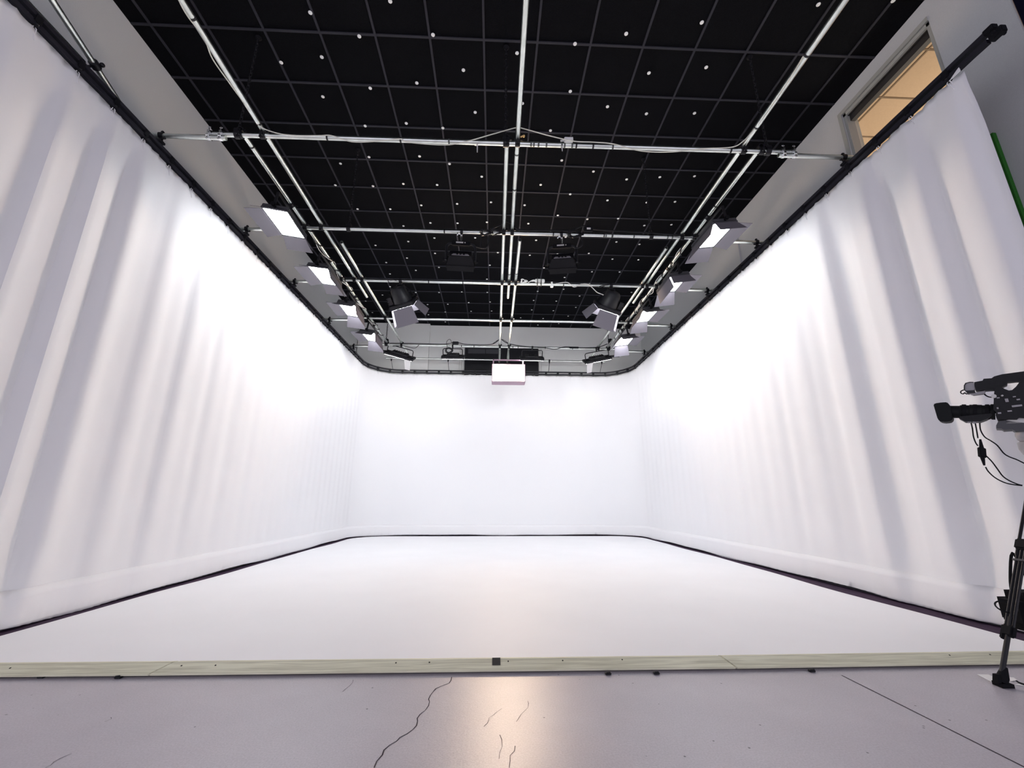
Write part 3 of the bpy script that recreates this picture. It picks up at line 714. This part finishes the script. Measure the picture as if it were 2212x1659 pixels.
# two fresnel spotlights with large barn doors on the third cross pipe
def fresnel(mirror=1):
    t = empty('spotlight', (0, 0, 0))
    mb = MB(); mb.lathe((-.025, 0, 0), (1, 0, 0), [(0, PR), (0, PR+.014), (.05, PR+.014), (.05, PR)], 14); mb.box((0, 0, -.05), (.05, .05, .06)); mb.build('clamp', M['black'], t)
    ax = Vector((.30*mirror, .62, -.70)).normalized(); rot = ax.to_track_quat('Y', 'Z').to_matrix() @ Euler((0, R(-18)*mirror, 0)).to_matrix()
    C = Vector((.02*mirror, .10, -.28)); f = lambda v: C + rot @ Vector(v)
    mb = MB()
    for s1 in (-1, 1): mb.prism([f((s1*.235, -.02, -.02)), f((s1*.235, -.02, .02)), Vector((s1*.06, -.012, -.075)), Vector((s1*.06, -.012, -.083))], rot @ Vector((.0, .025, 0)))
    mb.box((0, 0, -.078), (.14, .04, .014)); mb.build('yoke', M['black'], t)
    mb = MB(); mb.lathe(f((0, -.21, 0)), rot @ Vector((0, 1, 0)), [(0, 0), (0, .10), (.04, .135), (.22, .165), (.30, .165), (.30, 0)], 20)
    mb.box(f((0, .09, 0)), (.44, .07, .40), rot, bev=.012)
    mb.box(f((-.19*mirror, -.02, .02)), (.07, .13, .22), rot)
    for q in range(5): mb.box(f((-.235*mirror, -.07+q*.028, .02)), (.02, .010, .22), rot)
    mb.build('housing', M['black'], t)
    mb = MB(); mb.box(f((0, .128, .198)), (.30, .012, .012), rot); mb.ball(f((.0, .12, .215)), .020, 8); mb.build('latch', M['chrome'], t)
    mb = MB(); mb.box(f((0, .127, 0)), (.36, .006, .33), rot); mb.build('lens', M['led_spot'], t, smooth=False)
    for (h_, al, out, w, l) in (((-.21*mirror, .13, 0), (0, 0, 1), (-.20*mirror, 1, 0), .34, .30), ((.21*mirror, .13, 0), (0, 0, 1), (.55*mirror, 1, 0), .34, .26), ((0, .13, .19), (1, 0, 0), (0, .75, .65), .34, .30), ((0, .13, -.19), (1, 0, 0), (0, 1, -.25), .34, .30)):
        leaf(f(h_), rot @ Vector(out), rot @ Vector(al), w, l, taper=.03).build('barn_door', M['door'], t, smooth=False)
    return t
sp = fresnel(1); x = at(865, 610, Y=6.70).x; sp.location = (x, cross_y(2, x), ZP); tag(sp, 'black spotlight with big barn doors on the third cross pipe, at left', 'studio light', 'spotlights with barn doors on the third cross pipe')
sp = fresnel(-1); x = at(1320, 622, Y=6.70).x; sp.location = (x, cross_y(2, x), ZP); tag(sp, 'black spotlight with big barn doors on the third cross pipe, at right', 'studio light', 'spotlights with barn doors on the third cross pipe')

# panels on the farthest cross pipe, seen edge on
def back_panel(w, mirror, door=True):
    t = empty('flat_panel_light', (0, 0, 0))
    mb = MB(); mb.lathe((-.02, 0, 0), (1, 0, 0), [(0, PR), (0, PR+.012), (.04, PR+.012), (.04, PR)], 14); mb.box((0, 0, -.045), (.03, .03, .04)); mb.build('clamp', M['black'], t)
    mb = MB(); pts = [Vector((p[1], p[0], p[2])) for p in yoke_tube(w*.86, .22, corner=.04, z0=-.07)]
    mb.tube(pts, .011, 8); mb.build('yoke', M['black'], t)
    mb = MB(); mb.box((0, .05, -.285), (w, .34, .055), bev=.008); mb.box((0, .04, -.235), (w*.55, .22, .06), bev=.01)
    for q in range(7): mb.box((-w*.22+q*w*.073, .04, -.20), (.012, .2, .02))
    for s1 in (-1, 1): mb.ball((s1*(w/2-.02), .0, -.27), .032, 10)
    mb.build('housing', M['black'], t)
    mb = MB(); mb.box((0, .05, -.315), (w-.05, .30, .006)); mb.build('diffuser', M['led_back'], t, smooth=False)
    if door:
        leaf((-w/2*mirror, .05, -.28), (-1*mirror, 0, -.12), (0, 1, 0), .26, .20, taper=.02).build('barn_door', M['door'], t, smooth=False)
        leaf((w*.33*mirror, -.12, -.31), (.25*mirror, -.15, -1), (1, 0, 0), .16, .24, taper=-.02).build('barn_door', M['chrome'], t, smooth=False)
    return t
for (px, w, mir, door, ry, rz, lab) in ((868, .74, 1, True, R(14), R(4), 'black flat panel light, tilted, at the left of the farthest cross pipe'), (978, .56, 1, False, 0, 0, 'black flat panel light hung level, just left of the black board'),
                                   (1150, .60, -1, False, 0, 0, 'black flat panel light in front of the black board, right of the warm lamp'), (1288, .70, -1, True, R(-11), R(-4), 'black flat panel light, tilted, at the right of the farthest cross pipe')):
    t = back_panel(w, mir, door); x = at(px, 748, Y=9.93).x; t.location = (x, cross_y(4, x), ZP); t.rotation_euler = (R(30), ry, rz); tag(t, lab, 'studio light', 'flat panel lights on the farthest cross pipe')

# the warm lamp facing the camera
wl = empty('warm_lamp', (at(1098, 811, Y=10.1).x, 10.1, at(1098, 811, Y=10.1).z)); tag(wl, 'bright warm rectangular lamp facing forward above the rear curtain', 'studio light')
mb = MB(); W, H = .80, .44
for s1 in (-1, 1): mb.box((s1*W/2, -.08, 0), (.018, .30, H)); mb.box((0, -.08, s1*H/2), (W, .30, .018))
mb.box((0, .075, 0), (W, .02, H)); mb.box((0, .13, 0), (W*.8, .10, H*.8)); mb.build('housing', M['lamp_frame'], wl, smooth=False)
mb = MB(); mb.box((0, .055, .03), (W-.04, .012, H-.10)); mb.build('glowing_face', M['tungsten'], wl, smooth=False)
mb = MB()
mb.prism([(-W/2+.02, -.20, -H/2+.012), (W/2-.02, -.20, -H/2+.012), (W/2-.14, .045, -.10), (-W/2+.14, .045, -.10)], (0, 0, .004))
for q in range(7): mb.box((-.21+q*.07, -.09, -.165), (.012, .18, .02), Euler((R(24), 0, R(-14))).to_matrix())
mb.build('reflector', M['reflector'], wl, smooth=False)
mb = MB()
for s1 in (-1, 1): mb.box((s1*W*.47, .12, H/2+.10), (.03, .03, .26))
mb.box((0, .12, H/2+.22), (W*.94+.03, .03, .03)); mb.build('yoke', M['lamp_frame'], wl, smooth=False)
zt = ZD-wl.location.z
mb = MB()
for xx in (.115, .34): mb.cyl((xx-wl.location.x, .12, H/2+.22), (xx-wl.location.x, .12, zt-.02), .02, 10)
mb.build('drop_tube', M['pipe'], wl)

# ------------------------------------------------------------------ cables and boxes on the pipes
def cable(pts, r, m, lab, name='cable', cat='cable', group=None, sm_=6):
    mb = MB(); mb.tube(pts, r, 7, smooth=sm_); return tag(mb.build(name, m), lab, cat, group)
ya = 3.61
A_ = lambda x, y, Y: at(x, y, Y=Y)
cable([at(383, -8, Z=ZD-.02), at(393, 14, Z=ZD-.02), at(409, 40, Z=ZD-.025), at(441, 82, Z=ZD-.02), at(459, 127, Z=ZD-.02), at(494, 177, Z=ZD-.025), at(515, 206, Z=ZD-.022), at(536, 234, Z=ZD-.02), at(551, 261, Z=ZD-.015), A_(566, 276, 3.6), A_(600, 288, 3.62), A_(640, 293, 3.63), A_(690, 293, 3.63), A_(716, 293, 3.63), A_(760, 306, 3.62), A_(815, 305, 3.62), A_(865, 300, 3.62), A_(880, 307, 3.61), A_(960, 313, 3.61), A_(1010, 305, 3.6), A_(1060, 291, 3.6), A_(1110, 277, 3.62), A_(1124, 275, 3.64)], .0055, M['cream'], 'thin cream cable along the left half of the nearest cross pipe')
cable([A_(1124, 276, 3.64), A_(1150, 283, 3.6), A_(1190, 294, 3.6), A_(1240, 305, 3.6), A_(1282, 307, 3.6), A_(1325, 311, 3.6), A_(1385, 326, 3.6), A_(1450, 328, 3.6), A_(1520, 321, 3.6), A_(1580, 318, 3.58), A_(1604, 306, 3.5), at(1626, 283, Z=ZD-.02), at(1652, 250, Z=ZD-.02), at(1700, 180, Z=ZD-.022), at(1735, 122, Z=ZD-.025)], .0055, M['cream'], 'thin cream cable along the right half of the nearest cross pipe')
t = empty('junction_box', A_(1228, 303, 3.63)); tag(t, 'small white box taped on the nearest cross pipe, right of middle', 'box')
mb = MB(); mb.box((0, 0, .0), (.095, .05, .045), bev=.006); mb.build('case', M['white'], t)
mb = MB(); mb.cyl((-.05, 0, -.004), (-.085, 0, -.012), .010, 10); mb.cyl((.04, 0, .02), (.045, 0, .04), .006, 8); mb.build('plug', M['white'], t)
for (px, py, l_, lab) in ((1031, 312, .10, 'loose grey cable tie hanging left of the middle chain'), (1214, 318, .05, 'short loose cable tie hanging below the small white box')):
    p = A_(px, py, 3.62); mb = MB(); mb.prism([p+Vector((-.008, 0, .02)), p+Vector((.008, 0, .02)), p+Vector((.006, 0, -l_)), p+Vector((-.002, 0, -l_))], (0, .003, 0)); tag(mb.build('loose_tie', M['palegrey'], smooth=False), lab, 'cable tie', 'loose ties under the nearest cross pipe')
t = empty('brass_fitting', A_(1128, 295, 3.64)); tag(t, 'small brass fitting beside the middle coupler of the nearest cross pipe', 'fitting')
mb = MB(); mb.cyl((-.02, 0, -.01), (.015, 0, .012), .010, 8); mb.ball((.018, 0, .008), .014, 8); mb.build('body', M['brass'], t)
# second pipe: black cables, coil and power box
Y2 = 5.18
def coil(c, r, n, m, lab, thick=.006, sq=.5, name='cable_coil', cat='cable', yspread=.02):
    mb = MB(); pts = []
    for i in range(n*14+1):
        g = 2*PI*i/14; rr = r*(.75+.25*math.sin(i*1.7)); pts.append(Vector(c)+Vector((rr*math.cos(g)*1.25, yspread*math.sin(i*.9), rr*sq*math.sin(g)*1.3)))
    mb.tube(pts, thick, 6); return tag(mb.build(name, m), lab, cat)
coil(A_(1050, 502, Y2), .075, 4, M['black'], 'coil of black cable tied to the second cross pipe, left of the middle pipes')
coil(A_(1072, 502, Y2-.03), .07, 3, M['black'], 'coil of black cable touching the left middle coupler on the second cross pipe')
coil(A_(1243, 505, Y2), .10, 5, M['black'], 'coil of black cable above the right floodlight')
cable([A_(1060, 495, Y2), A_(1080, 486, Y2), A_(1092, 478, Y2), A_(1106, 484, Y2), A_(1125, 497, Y2), A_(1180, 497, Y2), A_(1230, 498, Y2), A_(1262, 488, Y2), A_(1290, 496, Y2), A_(1400, 503, Y2), A_(1470, 508, Y2)], .010, M['black'], 'thick black cable lying along the right half of the second cross pipe')
cable([A_(1040, 505, Y2), A_(1038, 530, Y2), A_(1038, 536, Y2-.02), A_(1050, 536, Y2-.05), A_(1055, 528, Y2), A_(1052, 506, Y2)], .005, M['black'], 'thin black cable looping beside the left floodlight')
cable([A_(1028, 533, Y2-.03), A_(1045, 536, Y2-.05), A_(1054, 530, Y2-.05), A_(1056, 510, Y2)], .008, M['black'], 'black power lead running into the left floodlight')
cable([A_(1242, 537, Y2-.03), A_(1254, 533, Y2-.05), A_(1259, 524, Y2-.05), A_(1252, 508, Y2)], .008, M['black'], 'black power lead running into the right floodlight')
t = empty('power_box', A_(1270, 496, Y2+.02)); tag(t, 'black power box with a white label on the second cross pipe', 'box')
mb = MB(); mb.box((0, 0, 0), (.13, .06, .075), bev=.01); mb.box((0, 0, .05), (.05, .05, .04), bev=.006); mb.build('case', M['black'], t)
mb = MB(); mb.box((.005, -.032, -.005), (.055, .004, .028)); mb.build('label_sticker', M['white'], t, smooth=False)
# third pipe: white box and coil
Y3 = 6.64
t = empty('white_adapter', A_(1166, 607, Y3)); tag(t, 'white adapter box tied on the third cross pipe with black ties', 'box')
mb = MB(); mb.box((0, 0, 0), (.17, .06, .055), bev=.010); mb.cyl((-.085, 0, 0), (-.15, 0, -.01), .012, 10, .006); mb.build('case', M['white'], t)
for q in (-.045, .02):
    mb = MB(); mb.box((q, -.02, -.035), (.010, .09, .135)); mb.build('strap', M['tape_black'], t, smooth=False)
t = empty('white_socket', A_(1192, 617, Y3)); tag(t, 'white socket clipped under the third cross pipe beside the white adapter', 'socket')
mb = MB(); mb.box((0, 0, 0), (.05, .05, .065), bev=.006); mb.box((0, 0, .05), (.03, .03, .04), bev=.004); mb.build('case', M['white'], t)
coil(A_(1132, 607, Y3), .055, 2, M['white'], 'small coil of white cable on the third cross pipe', .008, .5)
cable([A_(1140, 611, Y3), A_(1152, 605, Y3), A_(1160, 608, Y3)], .008, M['white'], 'short white cable between the white coil and the white adapter')
cable([A_(1200, 613, Y3), A_(1225, 610, Y3), A_(1240, 620, Y3), A_(1255, 614, Y3), A_(1270, 614, Y3), A_(1280, 622, Y3), A_(1285, 627, Y3), A_(1291, 632, Y3), A_(1304, 637, Y3)], .007, M['palegrey'], 'pale cable drooping from the third cross pipe to the right spotlight')
cable([A_(842, 612, Y3), A_(838, 606, Y3), A_(846, 603, Y3), A_(856, 606, Y3)], .006, M['black'], 'black cable loop at the left spotlight clamp')
cable([A_(1306, 618, Y3), A_(1294, 621, Y3), A_(1300, 617, Y3), A_(1316, 615, Y3)], .007, M['black'], 'black cable at the right spotlight clamp')
# cables wound along the light pipes
for k, sx in ((2, 'left'), (8, 'right')):
    pts = []; y = 5.05
    i = 0
    while y < 9.6:
        pts.append(Vector((dx(k, y)+.036*math.cos(i*1.3), y, ZD+.036*math.sin(i*1.3)-.004))); y += .075; i += 1
    cable(pts, .0075, M['black'], f'black cable wound along the {sx} light pipe', sm_=2)
    pts = []; y = 5.6; i = 0
    while y < 9.3:
        pts.append(Vector((dx(k, y)+.044*math.cos(i*.8+2), y, ZD-.012+.044*math.sin(i*.8+2)))); y += .11; i += 1
    cable(pts, .006, M['white'], f'pale safety cord wound along the {sx} light pipe', sm_=2)
# farthest pipe cables
Y5 = 9.86
def row5(pts, r, lab): cable([A_(a, b, Y5) for a, b in pts], r, M['black'], lab)
row5([(842, 741), (900, 742), (960, 743), (985, 740), (1010, 744), (1060, 744), (1078, 734)], .009, 'black cable along the left half of the farthest cross pipe')
row5([(1084, 734), (1098, 742), (1130, 748), (1180, 752), (1200, 754), (1222, 749), (1250, 751), (1290, 750), (1312, 743)], .010, 'black cable along the right half of the farthest cross pipe')
row5([(1062, 744), (1080, 733), (1092, 737), (1100, 744)], .006, 'thin black cable hooked over the bright middle pipe at the back')
coil(A_(970, 757, Y5), .085, 5, M['black'], 'coil of black cable hanging over the level flat panel light', .006, .75)
row5([(966, 750), (965, 738), (972, 733), (976, 741)], .006, 'black cable loop standing up above the level flat panel light')
row5([(848, 748), (870, 747), (895, 752), (905, 745)], .007, 'black cable drooping over the left tilted flat panel')
t = empty('power_box', A_(984, 741, Y5)); tag(t, 'small black power box on the farthest cross pipe at left', 'box')
mb = MB(); mb.box((0, 0, 0), (.16, .06, .07), bev=.012); mb.build('case', M['black'], t)
t = empty('power_box', A_(1240, 751, Y5)); tag(t, 'small black power box on the farthest cross pipe at right', 'box')
mb = MB(); mb.box((0, 0, 0), (.24, .05, .045), bev=.012); mb.build('case', M['black'], t)
for px, sx in ((841, 'left'), (1316, 'right')):
    t = empty('chain_motor', A_(px-6 if px < 1000 else px+2, 735, 9.90)); tag(t, f'small black hoist block under the {sx} rear chain', 'hoist', 'hoist blocks on the farthest cross pipe')
    mb = MB(); mb.box((0, 0, -.02), (.10, .07, .11), bev=.015); mb.cyl((0, -.05, 0), (0, .05, 0), .03, 12); mb.build('block', M['black'], t)

# ------------------------------------------------------------------ camcorder on its tripod (right edge)
CY_ = 2.50
CP0 = at(2145, 890, Y=2.5); CN = Vector((CP0.x, CP0.y, 0)).normalized(); CAX = Vector((-CN.y, CN.x, 0))   # lens axis points left and towards the stage
def on_plane(x, y, dn=0.):
    d = RGT*((x-1106)/F_PX) - UPV*((y-829.5)/F_PX) + FWD
    return Vector((0, 0, EYE)) + d*(CP0.dot(CN)/d.dot(CN)) + CN*dn
def pz(a, b, dn=0.): return on_plane(1960+a/8.778, 760+b/8.778, dn)
CROT = Matrix((CAX, -CN, Vector((0, 0, 1)))).transposed()
cam_o = pz(1900, 1290); root = empty('camcorder', cam_o); tag(root, 'black shoulder camcorder on the tripod at the right edge, lens pointing left', 'video camera')
def L_(a, b, dy=0.): return pz(a, b, dy)-cam_o
axis_y = 1140
def rad(a, top): return abs(L_(a, axis_y-top).z-L_(a, axis_y).z)
def lens_prof(items):
    p0 = L_(items[0][0], axis_y); out = [(0, 0)]
    for a, rr in items: out.append(((L_(a, axis_y)-p0).length, rad(a, rr)))
    out.append((out[-1][0], 0)); return p0, out
def lens_piece(name, items, m, parent, seg=28):
    p0, pr = lens_prof(items); d = L_(items[-1][0], axis_y)-p0
    return MB().lathe(p0, d, pr, seg).build(name, m, parent)
lens = lens_piece('lens_barrel', [(820, 118), (1000, 118), (1010, 130), (1180, 128), (1190, 140), (1420, 138), (1430, 128), (1560, 128), (1600, 150), (1660, 150)], M['lens_rubber'], root)
mb = MB(); mb.prism([L_(a, b, -.055) for a, b in ((512, 1020), (545, 996), (640, 984), (740, 978), (770, 976), (800, 1010), (830, 1045), (875, 1275), (845, 1325), (800, 1338), (700, 1346), (625, 1328), (590, 1285))], CN*.11); bmesh.ops.bevel(mb.bm, geom=mb.bm.edges[:], offset=.006, segments=2, affect='EDGES', clamp_overlap=True); mb.build('lens_hood', M['lens_rubber'], lens)
for a in (1040, 1250, 1480): lens_piece('focus_ring', [(a, 142), (a+14, 146), (a+70, 146), (a+84, 142)], M['black_matte'], lens)
mb = MB(); mb.prism([L_(a, b, -.045) for a, b in ((1000, 1240), (1640, 1180), (1600, 1240), (1500, 1295), (1390, 1335), (1100, 1335), (1040, 1300), (990, 1275))], CN*.09); mb.build('zoom_grip', M['camera_body'], lens)
mb = MB(); out = [(1650, 860), (1660, 760), (1700, 700), (1780, 700), (1850, 740), (1930, 770), (1990, 760), (2060, 700), (2120, 620), (2200, 590), (2330, 575), (2900, 560), (2950, 700), (2950, 1240), (2300, 1290), (2120, 1275), (2080, 1310), (1720, 1310), (1680, 1230), (1690, 1170), (1640, 1120), (1645, 960)]
mb.prism([L_(a, b, -.075) for a, b in out], CN*.15); mb.build('body', M['camera_body'], root)
mb = MB()
for (a0, b0, a1, b1) in ((1700, 905, 1760, 912), (1850, 930, 1930, 980), (2070, 935, 2140, 945), (2000, 885, 2060, 890), (1720, 1185, 1790, 1200), (1900, 1150, 1990, 1160), (1700, 1090, 1740, 1110), (1980, 1055, 2180, 1062)):
    p, q = L_(a0, b0, -.078), L_(a1, b1, -.078); mb.box((p+q)/2, (Vector((q.x-p.x, q.y-p.y, 0)).length, .006, abs(q.z-p.z)+.002), CROT)
mb.build('control_buttons', M['midgrey'], root, smooth=False)
mb = MB(); mb.ball(L_(1805, 868, -.08), .006, 8); mb.cyl(L_(1650, 880, -.076), L_(1650, 880, -.088), .012, 10); mb.build('button', M['palegrey'], root)
def handle_poly(): return [(1270, 590), (1430, 560), (1450, 525), (1600, 515), (1650, 480), (1800, 440), (2060, 405), (2212, 385), (2600, 372), (2600, 560), (2212, 570), (2060, 572), (1900, 590), (1890, 640), (1780, 690), (1640, 735), (1470, 745), (1300, 750)]
mb = MB(); mb.prism([L_(a, b, -.028) for a, b in handle_poly()], CN*.056); hd = mb.build('carry_handle', M['camera_body'], root)
mb = MB(); mb.prism([L_(a, b, -.022) for a, b in ((1090, 690), (1100, 640), (1130, 605), (1190, 590), (1250, 592), (1275, 620), (1285, 720), (1260, 745), (1150, 758), (1105, 745))], CN*.044); mb.build('microphone_tip', M['midgrey'], hd)
mb = MB(); mb.prism([L_(a, b, -.030) for a, b in ((1075, 720), (1078, 650), (1105, 605), (1190, 583), (1260, 585), (1250, 592), (1190, 594), (1125, 612), (1098, 650), (1098, 720), (1110, 750), (1280, 740), (1300, 790), (1150, 800))], CN*.06); mb.build('mount_shell', M['black'], hd)
mb = MB(); mb.prism([L_(a, b, -.020) for a, b in ((1180, 800), (1300, 780), (1480, 745), (1470, 800), (1250, 828))], CN*.04); mb.build('mount_clip', M['midgrey'], hd)
mb = MB(); mb.tube([L_(1075, 720), L_(1020, 745), L_(1015, 780), (L_(1060, 798)), L_(1090, 775), L_(1120, 800), L_(1150, 790)], .0035, 6, smooth=4); mb.tube([L_(1460, 800), L_(1500, 835), L_(1560, 858), L_(1630, 862)], .004, 6, smooth=4); mb.build('lead', M['black_matte'], hd)
mb = MB()
for a, b, dd in ((1175, 1300, .03), (1270, 1310, .02), (1340, 1275, .02)): mb.cyl(L_(a, b, -.03), L_(a+10, b+60, -.03), .008, 8)
mb.build('connector', M['midgrey'], lens)
mb = MB(); mb.prism([L_(a, b, -.06) for a, b in ((1880, 1318), (2110, 1275), (2900, 1240), (2900, 1350), (2100, 1370), (1880, 1385))], CN*.12); mb.build('base_plate', M['palegrey'], root, smooth=False)
# cables of the lens
def zc_(a, b): return on_plane(1900+a/5.186, 880+b/5.186, -.03)
cable([zc_(1030, 180), zc_(1045, 250), zc_(1055, 330), zc_(1080, 400), zc_(1105, 435)], .0035, M['black_matte'], 'thin black lens lead, left one, running down to the inline box')
cable([zc_(1075, 180), zc_(1090, 260), zc_(1105, 350)], .0035, M['black_matte'], 'short thin lens lead straight above the inline box')
cable([zc_(1125, 180), zc_(1135, 260), zc_(1180, 335), zc_(1250, 380), zc_(1320, 430), zc_(1390, 515), zc_(1450, 555), zc_(1540, 590), zc_(1640, 640), zc_(1700, 670)], .0035, M['black_matte'], 'upper thin black lens lead running right to the tripod')
cable([zc_(1195, 545), zc_(1260, 610), zc_(1320, 690), zc_(1380, 770), zc_(1450, 820), zc_(1540, 860), zc_(1600, 875)], .0035, M['black_matte'], 'thin black lead from the inline box side to the tripod leg')
cable([zc_(1190, 670), zc_(1220, 720), zc_(1290, 785), zc_(1380, 835), zc_(1470, 862), zc_(1600, 878)], .0035, M['black_matte'], 'lowest thin black lead hanging from the inline box to the tripod leg')
ib = zc_(1150, 510); t = empty('inline_box', ib, (0, R(12), 0)); tag(t, 'small dark inline connector box dangling below the camcorder lens', 'connector')
mb = MB(); mb.box((0, 0, .0), (.042, .02, .062), bev=.004); mb.cyl((0, 0, .03), (-.004, 0, .085), .011, 8, .005); mb.cyl((0, 0, -.03), (.008, 0, -.08), .011, 8, .005); mb.build('case', M['black_matte'], t)

# tripod
apex = on_plane(2236, 950, .03)
tr = empty('tripod', (apex.x, apex.y, 0)); tag(tr, 'black camera tripod at the right edge, one leg on white paper', 'tripod')
T_ = lambda p: Vector(p)-Vector((apex.x, apex.y, 0))
foot = at(2162, 1466, Z=.035)
mb = MB(); hz = apex.z
mb.lathe(T_((apex.x, apex.y, hz-.10)), (0, 0, 1), [(0, 0), (0, .055), (.05, .075), (.09, .075), (.10, .05), (.15, .05), (.16, 0)], 20); mb.ball(T_((apex.x-.02, apex.y, hz+.03)), .062, 16); mb.build('head', M['midgrey'], tr)
mb = MB(); mb.prism([T_(pz(a, b, -.06)) for a, b in ((1690, 1415), (1730, 1335), (1860, 1320), (2300, 1380), (2900, 1380), (2900, 1500), (2050, 1525), (1990, 1490), (1830, 1500), (1790, 1475), (1690, 1470))], CN*.12); mb.build('camera_plate', M['darkgrey'], tr)
def leg(ft, main):
    ft = Vector(ft); top = Vector((apex.x, apex.y, hz-.06)); d = (top-ft); u = d.normalized()
    side = Vector((u.y, -u.x, 0)).normalized()
    o = MB(); P_ = lambda f, k_=0.: T_(ft+d*f+side*k_)
    o.tube([P_(.0), P_(.24)], .011, 10); o.tube([P_(.17, .017), P_(.55, .017)], .0065, 8); o.tube([P_(.17, 0), P_(.55, 0)], .0065, 8); o.tube([P_(.17, -.017), P_(.55, -.017)], .0065, 8)
    o.tube([P_(.5, .020), P_(1., .018)], .0075, 8); o.tube([P_(.5, -.020), P_(1., -.018)], .0075, 8)
    lg = o.build('leg', M['black'], tr)
    rot = u.to_track_quat('Z', 'Y').to_matrix()
    mb = MB(); mb.box(P_(.185), (.056, .034, .06), rot, bev=.008); mb.box(P_(.168, -.02), (.02, .026, .05), rot, bev=.005); mb.build('lower_clamp', M['black_matte'], lg)
    mb = MB(); mb.box(P_(.55), (.062, .036, .06), rot, bev=.008); mb.cyl(P_(.55)-Vector((0, .012, 0)), P_(.55)-Vector((0, .038, 0)), .014, 10); mb.build('upper_clamp', M['black_matte'], lg)
    mb = MB(); mb.box(P_(.48), (.056, .022, .010), rot); mb.build('tube_bracket', M['darkgrey'], lg)
    b = P_(0)
    mb = MB(); mb.prism([b+Vector(v) for v in ((-.03, -.026, -.034), (.03, -.03, -.034), (.034, .022, -.034), (-.026, .026, -.034))], (0, 0, .018)); mb.lathe(b+Vector((0, 0, -.018)), u, [(0, .022), (.03, .024), (.06, .017), (.08, .012)], 12)
    mb.prism([b+Vector((-.034, -.014, -.02)), b+Vector((-.036, .014, -.02)), b+Vector((-.03, .008, .022)), b+Vector((-.028, -.008, .022))], (.018, 0, 0)); mb.build('rubber_foot', M['black_matte'], lg)
    return lg
leg(foot, True); leg((apex.x+.62, apex.y-.10, .035), False); leg((apex.x-.02, apex.y-.78, .035), False)
# ring of cable round the leg
rc = at(2160, 1311, Y=2.44)
mb = MB(); mb.tube([rc+Vector((.05*math.cos(g)+.035, .03*math.sin(g), .022*math.sin(g)+.006*math.cos(g))) for g in [2*PI*i/18 for i in range(18)]], .004, 6, closed=True); tag(mb.build('cable_ring', M['black_matte']), 'small grey-black cable loop sticking out from the tripod leg', 'cable')
# bag by the tripod
bp = at(2219, 1325, Y=2.66)
mb = MB(); mb.box((0, 0, .09), (.24, .20, .22), bev=.05); bg = empty('bag', (bp.x+.09, 2.72, bp.z-.09)); tag(bg, 'black bag hanging on the tripod at the right edge', 'bag')
mb.build('body', M['bag'], bg)
mb = MB(); mb.tube([(-.08, 0, .19), (-.06, 0, .28), (0, 0, .42), (.04, 0, .30), (.06, 0, .19)], .008, 6, smooth=4); mb.build('strap', M['bag'], bg)
# papers under the foot
def sheet(px, lab, z=.0015, th=.0015):
    mb = MB(); mb.prism([at(a, b, Z=z) for a, b in px], (0, 0, th)); return tag(mb.build('paper_sheet', M['paper'], smooth=False), lab, 'paper', 'white papers under the tripod foot')
sheet([(2110, 1457), (2135, 1457.5), (2182, 1476), (2170, 1481), (2150, 1478)], 'white paper sheet on the concrete under the tripod foot')
sheet([(2176, 1463), (2190, 1464), (2198, 1470), (2184, 1472)], 'small white paper scrap just right of the tripod foot')
cable([at(2196, 1471, Z=.008), at(2212, 1478, Z=.008), at(2300, 1500, Z=.008), at(2400, 1530, Z=.008)], .004, M['black_matte'], 'thin black cable on the floor right of the tripod foot')
sheet([(2193, 1479), (2204, 1477), (2290, 1489), (2290, 1496)], 'white paper strip at the picture edge right of the tripod foot')

# ------------------------------------------------------------------ light of the rest of the studio, camera, view
w = bpy.data.worlds.new('studio_surroundings'); S.world = w; w.use_nodes = True
bgn = w.node_tree.nodes['Background']; bgn.inputs['Color'].default_value = (.79, .77, .90, 1); bgn.inputs['Strength'].default_value = .88

cd = bpy.data.cameras.new('camera'); co = bpy.data.objects.new('camera', cd); COL.objects.link(co)
cd.sensor_fit = 'HORIZONTAL'; cd.sensor_width = 36; cd.lens = 36*F_PX/2212; cd.clip_start = .05; cd.clip_end = 100
co.matrix_world = Matrix.Translation((0, 0, EYE)) @ Matrix((RGT, UPV, -FWD)).transposed().to_4x4()
S.camera = co
S.view_settings.view_transform = 'Standard'; S.view_settings.look = 'None'; S.view_settings.gamma = 1; S.view_settings.exposure = 0.8; S.view_settings.use_curve_mapping = False
